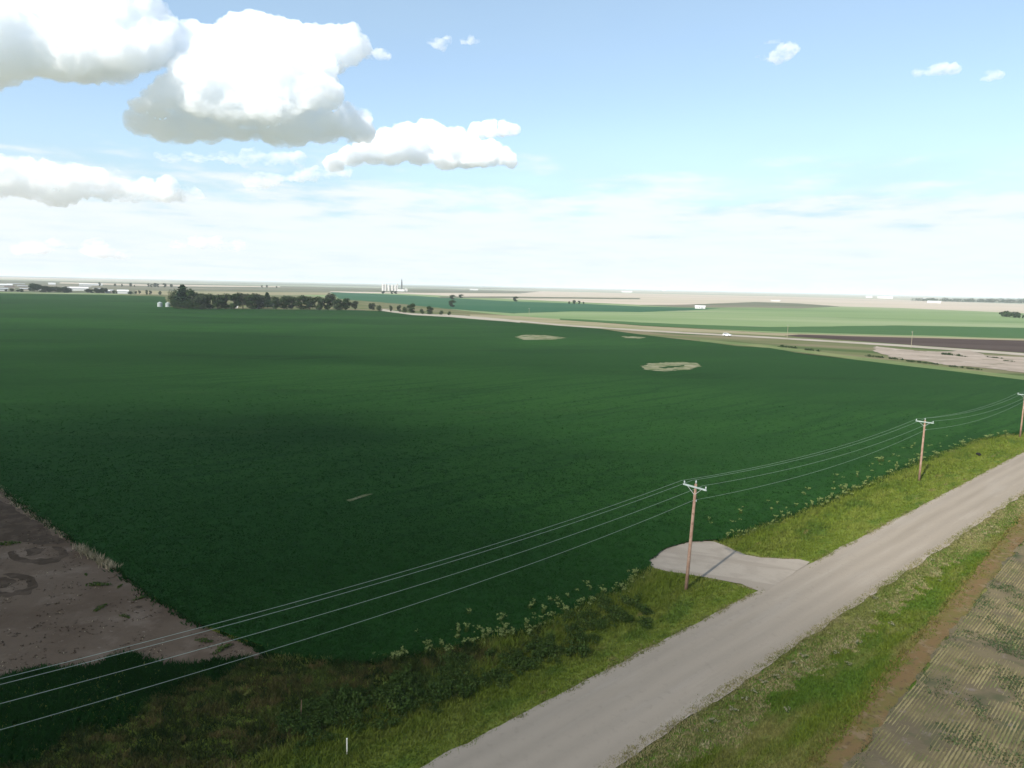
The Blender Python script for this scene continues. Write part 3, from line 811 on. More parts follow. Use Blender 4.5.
for i, (u_, b_, t_, k_) in enumerate(front):
    tree(k_, u_, b_ + .4, t_, ('grey green' if k_ in 'cg' else 'dark green') + f' leafy windbreak tree, {ORD[i]} in the front row right of the tallest conifer', wb, rs.uniform(1.05, 1.35))
tree('f', 267.5, 308, 293.4, 'spiky dark conifer in the middle of the windbreak beside the grey house', wb, 1.3)
tree('g', 330.5, 306, 294.0, 'taller grey green tree rising behind the right part of the windbreak', wb, 1.0)
for i, (u_, b_, t_) in enumerate([(204, 304, 294.6), (222, 304, 295.5), (240, 304, 294.8), (262, 304, 296), (288, 304, 296.5), (306, 305, 297)]):
    tree('ag'[i % 2], u_, b_, t_, ('dark green' if i % 2 == 0 else 'grey green') + f' tree standing behind the windbreak, {ORD[i]} from the left of the back row', wb, 1.9)
for i, (u_, b_, t_) in enumerate([(178, 309, 302), (188, 309.3, 302.5), (197, 309.5, 303.5), (320, 310, 304), (340, 310.4, 305)]):
    tree('e', u_, b_, t_, ['low dark bush under the tallest conifer', 'low dark bush just right of the foot of the tallest conifer', 'low dark bush at the foot of the first front windbreak tree', 'low bush at the foot of the right part of the windbreak', 'low bush near the right end of the windbreak'][i], 'bushes under the windbreak', 1.1, 'bush')
ft = 'scattered trees along the far track'
tree('g', 372, 311, 303.4, 'round shrub tree standing alone right of the windbreak', ft, 1.1)
tree('e', 379, 311.5, 306, 'low shrub beside the round shrub tree right of the windbreak', ft, .9, 'bush')
tree('c', 391, 311.5, 305.5, 'thin greyish bush on the far track', ft, .7, 'bush')
tree('c', 399, 312, 305, 'thin greyish bush between the track and the dark round tree', ft, .7, 'bush')
tree('a', 411.5, 313, 303.6, 'dark round tree beside the far track', ft, 1.15)
tree('e', 405, 313, 307.5, 'low bush left of the dark round tree by the far track', ft, .9, 'bush')
tree('a', 430, 314.5, 306.4, 'dark tree at the right end of the bushes along the far track', ft, 1.2)
tree('e', 422, 314, 309.5, 'low dark bush between two dark trees by the far track', ft, 1.0, 'bush')
tree('e', 441, 315, 311, 'small low bush right of the last dark tree by the far track', ft, .9, 'bush')
tree('e', 449, 315.4, 311.8, 'smallest low bush at the right end of the row on the far track', ft, .9, 'bush')
cf = 'lone trees in the far blue green crop'
tree('a', 452, 307, 300.2, 'dark broad tree standing in the blue green crop', cf, 1.3)
tree('a', 452.5, 299.5, 295, 'dark tree behind the broad tree in the blue green crop', cf, 1.7)
tree('a', 461, 298, 294.4, 'dark tree at the far edge of the blue green crop, right of the broad tree', cf, 1.8)
tree('a', 515.5, 301.6, 296.6, 'lone dark tree at the top edge of the blue green crop', cf, 1.4)
for i, u_ in enumerate((569, 574, 579, 583.5)):
    tree('ab'[i % 2], u_, 304, (301.4, 300, 300.8, 301.8)[i], f'small dark tree, {ORD[i]} from the left of the clump of four above the far road', 'clump of four small trees', 1.1)
tree('c', 395.5, 294, 291, 'bushy tree in front of the grain elevator silos', 'trees by the grain elevator', 1.4)
tree('a', 392, 294, 290.8, 'dark tree in front of the middle silo of the grain elevator', 'trees by the grain elevator', 1.1)
tree('c', 383, 293.8, 291, 'bushy tree in front of the leftmost grain silo', 'trees by the grain elevator', 1.6)
# ridge trees behind the town
rt = 'trees on the ridge behind the town'
for i, (u_, b_, t_, w_) in enumerate([(99.5, 286, 283, 1.0), (115, 286.3, 283.8, 1.0), (122, 286.6, 284.4, 1.2), (131, 286.6, 283.6, 1.3), (134.5, 286.9, 285.2, 1.0), (148.5, 287, 283.8, 1.1), (151.5, 287.2, 284.6, 1.2), (155, 287.2, 283.4, 1.3), (158, 287.3, 284, 1.1), (164.5, 287.4, 283.8, 1.3), (171.5, 287.6, 284.4, 1.1), (262, 287.5, 285.4, 1.4), (267, 287.6, 285.2, 1.2), (276.5, 288, 286.2, 1.2)]):
    tree('abd'[i % 3], u_, b_, t_, f'distant dark tree on the pale ridge, {ORD[i]} from the left of the ridge row', rt, w_)
tg = 'trees among the distant town buildings'
tk = 0
for (u_, b_, t_, w_) in [(6, 291.4, 289.6, 1.2), (12, 291.6, 288.8, 1.2), (18, 292, 290, 1.3), (22, 292.2, 289.4, 1.2), (30, 291.2, 288.6, 1.0), (34.5, 291.6, 284.6, 1.1), (37.5, 291.4, 285.4, 1.2), (42, 292.2, 287, 1.1), (46, 292.4, 286.8, 1.2), (50, 292.4, 288, 1.3),
                          (55, 292.6, 287.6, 1.2), (59.5, 292.4, 288, 1.0), (64, 292.8, 287.4, 1.2), (69, 292.8, 288.6, 1.3), (88, 293, 289.4, 1.3), (92, 293, 290, 1.4), (97, 293.2, 288.6, 1.2), (101.5, 293.2, 290, 1.3), (104, 293.2, 288.6, 1.2), (114, 293.6, 290.8, 1.2), (117.5, 293.6, 291.4, 1.4), (130, 294.6, 291.6, 1.4), (139.5, 294.2, 291, .7), (147, 294.6, 290.6, .6), (150.5, 294.6, 291, .6), (160, 295, 291.4, .8), (136, 294.2, 291.5, .8)]:
    tk += 1
    tree('acbg'[tk % 4], u_, b_, t_, 'small dark tree among the low pale buildings of the distant town', tg, w_ * 1.35)
# far dark tree belt at the right edge: too far to tell its trees apart
lobes = []
for i in range(150):
    t = i / 149
    p = G(921 + t * 330, 301.0 + t * 7.5)
    d_ = math.hypot(p.x, p.y)
    hh_ = d_ / FPX * (2.6 + 1.4 * min(1, t * 3)) * rs.uniform(.75, 1.1)
    lobes.append((p.x, p.y + rs.uniform(0, 60), hh_ * .45, 18, 18, hh_ * .55))
V, F = leaf_cloud(lobes, 16000, 2.2, 5, .5)
stuff('tree_belt', V, F, MT['treeleaf'], 'long dark belt of trees on the horizon at the right', 'tree belt')
# dark scrub on and around the sand patch
scr = [(952, 355.6, 9, 'dark scrub strip at the top edge of the sand patch'), (963, 356.8, 4, 'small dark scrub at the right end of the top strip on the sand'), (990, 357.5, 4, 'small dark scrub on the sand, left of a larger one'), (998, 358.4, 5, 'dark scrub near the right end of the sand'),
       (1009, 361.5, 5, 'rightmost dark scrub standing in the middle of the sand'), (874, 357.2, 8, 'dark scrub below the left tip of the sand patch'), (897, 359.6, 7, 'brownish scrub along the lower edge of the sand patch, left part'), (915, 362.4, 8, 'dark scrub along the lower edge of the sand patch, middle'), (930, 364, 7, 'dark scrub just right of the middle along the lower sand edge'),
       (957, 367.4, 7, 'dark scrub along the lower edge of the sand patch, right part'), (974, 369.4, 7, 'dark scrub near the right end of the lower sand edge'), (787, 347.8, 8, 'dark scrub strip in rough grass beside the crop'), (813, 351, 7, 'long dark scrub strip right of the shorter one in rough grass'), (1010, 317.2, 8, 'dark scrub in the far tan field at the right edge')]
scrub_me = []
for i in range(3):
    rg_ = random.Random(i)
    V, F = leaf_cloud([(rg_.uniform(-1, 1), rg_.uniform(-.12, .12), rg_.uniform(.04, .12), rg_.uniform(.15, .35), .2, rg_.uniform(.06, .13)) for _ in range(11)], 500, .05, 300 + i, .2)
    scrub_me.append(mesh_np('scrub', V, F))
for i, (u_, v_, w_, lab) in enumerate(scr):
    p = G(u_, v_); q = G(u_ + w_, v_ + w_ * .10)
    hw = (q - p).length
    o = link('scrub', scrub_me[i % 3], MT['treeleaf'])
    o.location = p; o.rotation_euler = (0, 0, math.atan2(q.y - p.y, q.x - p.x)); o.scale = (hw, hw * .8, hw * 1.3)
    tag(o, lab, 'scrub', 'dark scrub around the sand patch')

# ------------------------------------------------------------------ utility poles and wires
POLES = [(-6, 36.6, 11.0), (56.1, 36.4, 10.6), (118.4, 36.9, 9.75), (173.8, 36.4, 9.25), (235, 36.6, 9.6)]
def pole_proto():
    r = empty('utility_pole')
    MB().tube([(0, 0, -.6), (0, 0, 3), (0, 0, 10)], [.17, .155, .12], 12).build('shaft', MT['pole'], r, True)
    MB().box((-.13, 0, 9.72), (.10, 2.5, .14)).build('crossarm', MT['arm'], r)
    b = MB()
    for sy in (-1, 1): b.tube([(-.19, sy * .75, 9.68), (-.10, sy * .06, 9.05)], .018, 6)
    b.build('brace', MT['galv'], r)
    for y, z in ((-1.15, 9.79), (1.15, 9.79)):
        MB().tube([(-.13, y, z), (-.13, y, z + .07), (-.13, y, z + .09), (-.13, y, z + .20), (-.13, y, z + .25)], [.02, .02, .07, .06, .03], 8).build('insulator', MT['ceramic'], r)
    MB().tube([(0, 0, 10.0), (0, 0, 10.12), (0, 0, 10.14), (0, 0, 10.26), (0, 0, 10.31)], [.025, .025, .07, .06, .03], 8).build('insulator', MT['ceramic'], r)
    MB().tube([(0, -.11, 8.45), (0, -.22, 8.45), (0, -.22, 8.58)], [.03, .05, .04], 8).build('spool', MT['ceramic'], r)
    return r
pp = pole_proto()
plabs = ['wooden utility pole behind the camera end of the wires', 'nearest wooden utility pole, standing by the gravel approach', 'middle wooden utility pole on the grass verge beyond the approach', 'farthest wooden utility pole, at the right edge of the picture', 'next utility pole along the road past the right edge']
for i, (s_, n_, h_) in enumerate(POLES):
    loc = W(s_, n_, left_z(s_, n_))
    sc = (1, 1, h_ / 10.3)
    if i == 0:
        o = pp; o.location = loc; o.rotation_euler = (0, 0, RA); o.scale = sc
    else: o = copy_tree(pp, loc, RA, sc)
    if i == 1: o.rotation_euler = (Matrix.Rotation(.035, 4, 'Y') @ Matrix.Rotation(RA, 4, 'Z')).to_euler()
    tag(o, plabs[i], 'utility pole', 'utility poles along the road')
def wire(dn, dz, name, label, sag):
    pts = []
    for (s0, n0, h0), (s1, n1, h1) in zip(POLES, POLES[1:]):
        z0, z1 = left_z(s0, n0) + h0 * dz / 10.3, left_z(s1, n1) + h1 * dz / 10.3
        for k in range(25 if (s1, n1) == POLES[-1][:2] else 24):
            t = k / 24
            pts.append(W(s0 + (s1 - s0) * t, n0 + (n1 - n0) * t + dn, z0 + (z1 - z0) * t - sag * 4 * t * (1 - t)))
    o = MB().tube(pts, .012, 6).build(name, MT['wire'])
    tag(o, label, 'power line', 'overhead wires')
wire(1.15, 10.06, 'power_line', 'overhead wire on the field side end of the crossarms', 1.0)
wire(0, 10.32, 'power_line', 'topmost overhead wire resting on the pole tops', 1.0)
wire(-1.15, 10.06, 'power_line', 'overhead wire on the road side end of the crossarms', 1.05)
wire(-.24, 8.52, 'power_line', 'lowest overhead wire, fixed to the poles below the crossarms', 1.1)
# far poles
def far_pole():
    r = empty('utility_pole')
    MB().tube([(0, 0, 0), (0, 0, 9)], [.14, .10], 8).build('shaft', MT['fadedpole'], r)
    MB().box((-.17, 0, 8.5), (.14, 2.2, .16)).build('crossarm', MT['arm'], r)
    return r
fp = far_pole()
for i, (u_, v_, lab) in enumerate([(911, 348, 'thin pale pole beside the far road at the ploughed strip'), (787, 339.5, 'thin pale pole beside the far road at the tip of the ploughed strip'), (529, 318, 'faint thin pole on the far road near the smaller bare patch')]):
    p = G(u_, v_)
    o = fp if i == 0 else copy_tree(fp, p, -.9)
    o.location = p; o.rotation_euler = (0, 0, -.9)
    tag(o, lab, 'utility pole', 'faint poles along the far road')

# white marker stake, dry stalk, dark stone
p = G(347, 750); s_, n_ = SN(p)
r = empty('marker_stake', (p.x, p.y, left_z(s_, n_) - .1))
MB().box((0, 0, .55), (.07, .07, 1.1)).build('post', MT['stake'], r)
MB().box((0, 0, 1.12), (.085, .085, .05)).build('cap', MT['stake'], r)
tag(r, 'thin pale marker stake standing in the grass at the bottom', 'stake')
p = G(301, 719); s_, n_ = SN(p)
o = MB().tube([(0, 0, 0), (.02, 0, .7), (.05, .02, 1.35)], [.028, .024, .018], 6).build('fence_stake', MT['pole'])
o.location = (p.x, p.y, left_z(s_, n_))
tag(o, 'thin brown stake among the dry weeds left of the pale stake', 'stake')
bm = bmesh.new(); bmesh.ops.create_icosphere(bm, subdivisions=3, radius=.42)
for v_ in bm.verts:
    v_.co *= 1 + .3 * mnoise.noise(v_.co * 3); v_.co.z *= .65
me = bpy.data.meshes.new('stone'); bm.to_mesh(me); bm.free()
o = link('stone', me, MT['darkstone']); p = G(978.5, 454.5); o.location = (p.x, p.y, .08)
tag(o, 'dark round stone in the verge grass between the two farther poles', 'stone')

# ------------------------------------------------------------------ buildings
def shed(u, v, wpx, hpx, depth, wall, roof, label, cat='shed', name='shed', group=None, roofk=.35, rz=0.0, door=False):
    p = G(u, v); dist = math.hypot(p.x, p.y)
    w, h = wpx * dist / FPX, hpx * dist / FPX
    r = empty(name, p, math.atan2(-p.x, p.y) * 1.0 + rz)
    hw = h * (1 - roofk)
    b = MB(); b.box((0, depth / 2, hw / 2), (w, depth, hw))
    b.build('wall', wall, r)
    a = MB()
    o_ = .03 * depth + .15
    # gable roof with the ridge along the long side
    prof = [(-o_, hw - .02), (depth / 2, h), (depth + o_, hw - .02), (depth + o_, hw + .12), (depth / 2, h + .16), (-o_, hw + .12)]
    verts = a.prism([(x, z) for x, z in prof], -w / 2 - o_, w / 2 + o_)
    for vv in a.bm.verts: vv.co = Vector((vv.co.y, vv.co.x, vv.co.z))
    a.build('roof', roof, r)
    g = MB()
    for sx in (-1, 1):
        x0 = sx * (w / 2 - .05)
        prof2 = [(0.05, hw), (depth - .05, hw), (depth / 2, h - .1)]
        g.prism(prof2, min(x0, x0 - sx * .2), max(x0, x0 - sx * .2))
    for vv in g.bm.verts: vv.co = Vector((vv.co.y, vv.co.x, vv.co.z))
    g.build('gable', wall, r)
    if door:
        MB().box((w * .2, -.04, hw * .35), (min(3.5, w * .25), .06, hw * .7)).build('door', MT['greyroof'], r)
        for k in (-.3, -.05): MB().box((w * k, -.04, hw * .55), (min(1.4, w * .1), .06, min(1.2, hw * .3))).build('window', MT['glass'], r)
    tag(r, label, cat, group)
    return r
shed(700, 308.7, 9.5, 2.9, 9, MT['whitewall'], MT['whiteroof'], 'white barn standing alone in the pale green field beyond the far road', 'barn', 'barn', door=True)
shed(268.5, 307, 13, 5.2, 9, MT['tanwall'], MT['blueroof'], 'farmhouse with a blue grey roof half hidden in the windbreak', 'house', 'farmhouse', roofk=.55, door=True)
shed(235, 308.2, 5, 2.2, 4, MT['whitewall'], MT['whiteroof'], 'small white shed under the windbreak trees left of the farmhouse', 'shed')
shed(258.5, 308.6, 3.4, 1.9, 3.5, MT['whitewall'], MT['greyroof'], 'small white shed with grey roof close to the farmhouse', 'shed')
shed(210, 308.6, 2.6, 1.8, 3.5, MT['tanwall'], MT['greyroof'], 'small tan shed under the left windbreak trees', 'shed')
tb = 'buildings of the distant town'
for (u_, v_, w_, h_, d_, wl, rf, lab) in [
    (78, 290.8, 15, 3.2, 20, 'whitewall', 'whiteroof', 'largest white town shed with a bright roof'),
    (52, 285.0, 5, 1.8, 20, 'whitewall', 'whiteroof', 'small bright white building behind the town trees'),
    (91, 285.6, 17, 1.6, 30, 'whitewall', 'whiteroof', 'long low white building at the back of the town'),
    (5, 286.6, 10, 2.2, 25, 'whitewall', 'whiteroof', 'white building at the left edge behind the town trees'),
    (2, 291.0, 8, 2.6, 18, 'whitewall', 'greyroof', 'pale building with grey roof at the left edge of the town'),
    (10, 288.4, 7, 1.8, 18, 'tanwall', 'brownroof', 'dark roofed building near the left edge of the town'),
    (26, 290.6, 8, 2.0, 14, 'tanwall', 'greyroof', 'tan building with grey roof left of the tall town trees'),
    (28, 287.4, 14, 1.4, 30, 'tanwall', 'greyroof', 'long grey roofed building behind the tall town trees'),
    (40, 290.4, 5, 1.8, 12, 'whitewall', 'greyroof', 'pale house right of the tall town trees'),
    (58, 290.2, 5, 1.8, 12, 'tanwall', 'brownroof', 'tan house with brown roof left of the largest white shed'),
    (67, 288.2, 6, 1.3, 14, 'whitewall', 'greyroof', 'pale low house behind the largest white shed'),
    (97, 290.2, 6, 1.8, 12, 'tanwall', 'greyroof', 'tan house right of the largest white shed'),
    (108, 293.2, 4.5, 2.8, 12, 'whitewall', 'whiteroof', 'white building left of a dark gap at the town edge'),
    (111.8, 293.3, 2.4, 3.2, 8, 'tanwall', 'greyroof', 'narrow tall tan building at the town edge'),
    (123, 293.8, 8.5, 3.4, 16, 'whitewall', 'whiteroof', 'bright white shed at the right end of the town'),
    (85, 287.4, 9, 1.2, 16, 'tanwall', 'greyroof', 'grey roofed long house behind the town trees at right'),
    (16, 284.8, 12, 1.0, 24, 'tanwall', 'greyroof', 'low grey roofed hall at the back left of the town')]:
    shed(u_, v_, w_, h_, d_, MT[wl], MT[rf], lab, 'building', 'building', tb)
fb = 'white farm buildings near the horizon'
for (u_, v_, w_, h_, lab) in [(885, 298.4, 12, 1.6, 'long white farm building below the horizon at the right, larger of the pair'), (869, 297.9, 5, 1.6, 'short white farm building left of the long one below the right horizon'), (934, 303.0, 10, 1.8, 'white farm building in front of the dark tree belt'), (923, 299.8, 3, 1.5, 'small white building at the left tip of the dark tree belt'),
                              (775.5, 301.3, 8, 1.0, 'low white building on the cream field right of the barn'), (664, 290.8, 3.2, 2.4, 'small white block on the horizon right of centre'), (627, 292.4, 10, 1.2, 'low pale farm roof below the horizon right of centre'), (474, 290.2, 8, 1.2, 'low pale farm roof right of the grain elevator')]:
    shed(u_, v_, w_, h_, 25, MT['whitewall'], MT['whiteroof'], lab, 'building', 'building', fb)

# grain bins
def bin_proto():
    r = empty('grain_bin')
    MB().tube([(0, 0, 0), (0, 0, .4), (0, 0, 1.3), (0, 0, 2.2), (0, 0, 3.1), (0, 0, 4)], [2.4, 2.42, 2.4, 2.42, 2.4, 2.4], 20).build('wall', MT['steel'], r)
    MB().tube([(0, 0, 4), (0, 0, 5.1), (0, 0, 5.4)], [2.55, .45, .35], 20).build('roof', MT['steel'], r)
    MB().box((0, -2.42, 1), (.8, .1, 1.8)).build('door', MT['greyroof'], r)
    return r
gb = bin_proto()
for i, (u_, v_, k, lab) in enumerate([(160, 307, .98, 'left one of two round galvanised grain bins beside the windbreak'), (168, 307.2, .95, 'right one of two round galvanised grain bins, touching the windbreak')]):
    p = G(u_, v_)
    o = gb if i == 0 else copy_tree(gb, p)
    o.location = p; o.scale = (k,) * 3
    tag(o, lab, 'grain bin', 'two grain bins')

# grain elevator, about two and a half kilometres away
E0 = G(385, 291)
pxm = math.hypot(E0.x, E0.y) / FPX
er = empty('grain_elevator', E0, math.atan2(-E0.x, E0.y))
def silo(x, w, h):
    rad = w * pxm / 2; H_ = h * pxm
    o = MB().tube([(x * pxm, 0, 0), (x * pxm, 0, H_), (x * pxm, 0, H_ + rad * .35), (x * pxm, 0, H_ + rad * .45)], [rad, rad, rad * .25, rad * .2], 20).build('silo', MT['concrete'], er)
    return o
for x, w, h in ((-1.8, 2.6, 6.2), (.6, 2.2, 6.4), (3.8, 2.6, 5.8), (7.2, 2.4, 5.6), (10.2, 2.4, 5.2), (12.0, 1.5, 7.0)): silo(x, w, h)
MB().box((16.2 * pxm, 0, 4.6 * pxm), (1.3 * pxm, 1.3 * pxm, 9.2 * pxm)).build('tower', MT['darksteel'], er)
MB().box((16.2 * pxm, 0, 10.2 * pxm), (.9 * pxm, .9 * pxm, 2.2 * pxm)).build('headhouse', MT['darksteel'], er)
MB().tube([(16.2 * pxm, 0, 11.2 * pxm), (16.2 * pxm, 0, 12.6 * pxm)], .15 * pxm, 6).build('mast', MT['darksteel'], er)
MB().tube([(-2 * pxm, 0, 7.1 * pxm), (16 * pxm, 0, 8.0 * pxm)], .16 * pxm, 6).build('conveyor', MT['galv'], er)
MB().box((15.5 * pxm, -2 * pxm, 1.0 * pxm), (6.5 * pxm, 2.2 * pxm, 2 * pxm)).build('annex', MT['whitewall'], er)
MB().box((20.5 * pxm, 0, 1.4 * pxm), (2.5 * pxm, 2 * pxm, 2.8 * pxm)).build('storage_shed', MT['concrete'], er)
tag(er, 'white grain elevator with round silos and a tall tower near the horizon', 'grain elevator')

# white car on the far road
p = G(727, 336.2)
cr = empty('car', (p.x, p.y, .12), math.atan2(*(lambda q: (q.y, q.x))(G(740, 337) - G(714, 335.4))))
b = MB(); b.prism([(-2.4, .35), (2.4, .35), (2.45, .75), (2.3, 1.0), (1.1, 1.08), (.5, 1.75), (-1.9, 1.78), (-2.35, 1.1)], -.95, .95)
b.build('body', MT['carpaint'], cr)
for sy in (-1, 1):
    MB().prism([(.95, 1.12), (.45, 1.65), (-1.8, 1.68), (-2.1, 1.15)], sy * .955 - .01, sy * .955 + .01).build('side_window', MT['glass'], cr)
    for sx in (-1.5, 1.5):
        MB().tube([(sx, sy * .75, .36), (sx, sy * .98, .36)], .36, 14).build('wheel', MT['rubber'], cr)
MB().box((.82, 0, 1.42), (.04, 1.6, .45)).build('windscreen', MT['glass'], cr)
tag(cr, 'small white car driving on the pale far road', 'car')

# ------------------------------------------------------------------ clouds
def volume_mat(name, density, aniso=.2, col=(1, 1, 1), noise=0, lo=.40, hi=.66):
    m = bpy.data.materials.new(name); m.use_nodes = True
    nt = m.node_tree; nt.nodes.remove(nt.nodes['Principled BSDF'])
    pv = nt.nodes.new('ShaderNodeVolumePrincipled')
    pv.inputs['Color'].default_value = (*col, 1); pv.inputs['Density'].default_value = density
    pv.inputs['Anisotropy'].default_value = aniso
    if noise:
        tc = nt.nodes.new('ShaderNodeTexCoord'); nz = nt.nodes.new('ShaderNodeTexNoise')
        nz.inputs['Scale'].default_value = noise; nz.inputs['Detail'].default_value = 5; nz.inputs['Roughness'].default_value = .62
        mp = nt.nodes.new('ShaderNodeMapping'); mp.inputs['Scale'].default_value = (.6, .6, 1.3)
        nt.links.new(tc.outputs['Object'], mp.inputs['Vector']); nt.links.new(mp.outputs[0], nz.inputs['Vector'])
        mr = nt.nodes.new('ShaderNodeMapRange'); mr.interpolation_type = 'SMOOTHSTEP'
        mr.inputs['From Min'].default_value = lo; mr.inputs['From Max'].default_value = hi; mr.inputs['To Max'].default_value = density
        nt.links.new(nz.outputs['Fac'], mr.inputs['Value']); nt.links.new(mr.outputs[0], pv.inputs['Density'])
    nt.links.new(pv.outputs[0], nt.nodes['Material Output'].inputs['Volume'])
    return m

def cloud(name, circles, dist, density, label, vox=1.3, amp=3.0, freq=.07, flat=.8, seed=0.0, base=None, group='clouds', fwd=0.0, cap=999, swell=5.0):
    pm = dist / FPX
    mid = ray(sum(c[0] for c in circles) / len(circles), sum(c[1] for c in circles) / len(circles)).normalized()
    org = Vector((0, 0, CAM_H)) + mid * dist
    right = Vector((mid.y, -mid.x, 0)).normalized(); back = Vector((mid.x, mid.y, 0)).normalized(); up = Vector((0, 0, 1))
    bm = bmesh.new()
    rg = random.Random(int(seed * 10) + 5)
    for c in circles:
        u, v, r = c[:3]; asp = c[3] if len(c) > 3 else flat
        d = ray(u, v); d = d * (dist / Vector((d.x, d.y, d.z)).length)
        p = Vector((0, 0, CAM_H)) + d - org
        v0 = min(q[1] for q in circles)
        fo = -fwd * (v - v0) if v < cap else -.30 * (v - v0)
        p = p + back * (rg.uniform(-.3, .3) * r + fo) * pm
        q = bmesh.ops.create_icosphere(bm, subdivisions=3, radius=1)
        bmesh.ops.transform(bm, matrix=Matrix.Translation(p) @ Matrix.Diagonal((r * pm, r * pm, r * pm * asp, 1)), verts=q['verts'])
    me = bpy.data.meshes.new(name); bm.to_mesh(me); bm.free()
    o = bpy.data.objects.new(name, me); COL.objects.link(o)
    md = o.modifiers.new('r', 'REMESH'); md.mode = 'VOXEL'; md.voxel_size = vox * pm
    dg = bpy.context.evaluated_depsgraph_get()
    ev = o.evaluated_get(dg)
    m2 = bpy.data.meshes.new_from_object(ev)
    o.modifiers.clear()
    no = np.empty(len(m2.vertices) * 3, np.float32); m2.vertices.foreach_get('normal', no); no = no.reshape(-1, 3)
    co = np.empty(len(m2.vertices) * 3, np.float32); m2.vertices.foreach_get('co', co); co = co.reshape(-1, 3)
    amt = np.empty(len(co))
    for i, c in enumerate(co):
        q = Vector(c) / pm * freq + Vector((seed, seed * 2, seed * 3))
        a = 0; w = 1.0
        for k in range(4):
            a += w * (.42 - 1.7 * abs(mnoise.noise(q))); q = q * 2.2; w *= .62
        q = Vector(c) / pm * .028 + Vector((seed * 3, seed, seed))
        amt[i] = a + swell / amp * (mnoise.noise(q) + .6 * mnoise.noise(q * 1.9))
    co2 = co + no * (amt * amp * pm)[:, None]
    if base is not None:
        zb = (CAM_H + ray(512, base).normalized().z * dist) - org.z
        low = co2[:, 2] < zb
        co2[low, 2] = zb + (co2[low, 2] - zb) * .25
    m2.vertices.foreach_set('co', co2.astype(np.float32).ravel()); m2.update()
    o.data = m2; m2.materials.clear(); m2.materials.append(density)
    o.location = org
    tag(o, label, 'cloud', group)
    return o
VC = volume_mat('cumulus vapour', .020, .0, (.980, .990, 1), noise=.012, lo=.28, hi=.55)
VD = volume_mat('cloud bank vapour', .016, .0, (.985, .993, 1), noise=.006, lo=.33, hi=.62)
VT = volume_mat('thin cloud vapour', .012, .1, noise=.005)
VW = volume_mat('wispy cloud vapour', .016, .1, noise=.013)
CLOUD_D = 6000
def build_clouds():
    cloud('cloud', [(-40, 45, 45), (-5, 48, 38), (22, 38, 34), (48, 28, 42), (78, 26, 50), (108, 24, 46), (132, 38, 34), (85, 55, 32), (60, 50, 34), (110, 55, 28), (45, 60, 26), (72, 72, 20), (95, 70, 20), (118, 66, 22), (140, 55, 22), (158, 44, 20), (20, 66, 18), (-10, 72, 18), (172, 46, 16)], CLOUD_D, VC,
          'large white cumulus cloud in the upper left corner', amp=4, seed=1, fwd=1.25, swell=6)
    B = [(176, 46, 18), (196, 46, 22), (214, 54, 27), (250, 56, 36), (290, 54, 34), (320, 46, 25), (344, 46, 18), (360, 46, 12), (215, 80, 28), (240, 82, 34), (275, 84, 38), (305, 80, 28), (208, 98, 26), (186, 104, 20), (170, 114, 15), (154, 119, 11, .6), (230, 106, 26), (260, 108, 28), (290, 108, 26), (312, 104, 20), (205, 116, 18, .7), (235, 120, 18, .7), (262, 122, 19, .7), (288, 121, 17, .7), (220, 118, 17, .7), (305, 117, 15, .7)]
    B += [(146 + 12 * k, 128 + 7 * math.sin(math.pi * .5 * min(1, k / 5)), 11 + (4 if k % 3 else 0), .62) for k in range(18)] + [(176 + 13 * k, 128.5, 16, 1.0) for k in range(14)] + [(272, 127.1, 21, .9), (290, 127.1, 21, .9), (240, 127.1, 20, .9), (340, 127.5, 19), (354, 127.2, 15), (348, 128, 18), (325, 128, 19)]
    cloud('cloud', B, CLOUD_D, VC, 'biggest white cumulus cloud with a flat grey base, left of centre', amp=4, seed=2, fwd=.75, cap=127, swell=6)
    cloud('cloud', [(340, 168, 10, .6), (356, 162, 13, .7), (372, 154, 17), (390, 150, 19), (410, 147, 20), (432, 140, 22), (450, 150, 21), (468, 155, 18), (486, 158, 15), (504, 162, 11, .8), (490, 129, 9, .6), (503, 130, 8, .6), (478, 130, 7), (512, 131, 6, .6), (395, 162, 13, .5), (420, 164, 14, .5), (445, 166, 13, .5), (470, 167, 11, .5), (375, 164, 11, .5)], CLOUD_D * 1.15, VC,
          'white cumulus cloud with a small crest near the centre of the sky', amp=3.2, vox=1.2, seed=3, fwd=.8, swell=4)
    cloud('cloud', [(-50 + 12 * k, 166 + 1.35 * k + (3 if k % 2 else -2), 24 - .8 * k, .62) for k in range(22)] + [(-40 + 16 * k, 191 + .3 * k, 16 - .5 * k, .55) for k in range(14)], CLOUD_D * 1.2, VD,
          'broad soft grey cloud bank at the left edge', amp=4, seed=4, swell=7)
    cloud('cloud', [(254 + 9 * k, 181 - .9 * k, 8.5 + 2.5 * math.sin(k * 1.3), .6) for k in range(11)], CLOUD_D * 1.3, VT, 'small soft cloud below the flat base of the biggest cumulus', amp=3, vox=1.5, seed=5)
    cloud('cloud', [(162 + 9 * k, 158 + 2 * math.sin(k * 1.7), 8 + 2 * math.sin(k * 2.1), .55) for k in range(16)], CLOUD_D * 1.3, VT, 'thin pale cloud strip just under the biggest cumulus', amp=3, vox=1.5, seed=6)
    wg = 'small wispy clouds'
    cloud('cloud', [(766, 42, 6, .5), (774, 40, 4, .5), (758, 57, 5, .7), (775, 56, 8, .7), (785, 52, 8, .7), (793, 50, 5, .7), (768, 60, 6, .5)], CLOUD_D, VW, 'small wispy cloud high right of centre', amp=3, vox=1.2, freq=.15, seed=7, group=wg)
    cloud('cloud', [(917, 72.5, 5, .8), (927, 71, 5, .5), (938, 70, 7, .4), (949, 69.5, 6, .35)], CLOUD_D, VW, 'thin streak of cloud in the upper right sky', amp=2, vox=1.1, freq=.15, seed=8, group=wg)
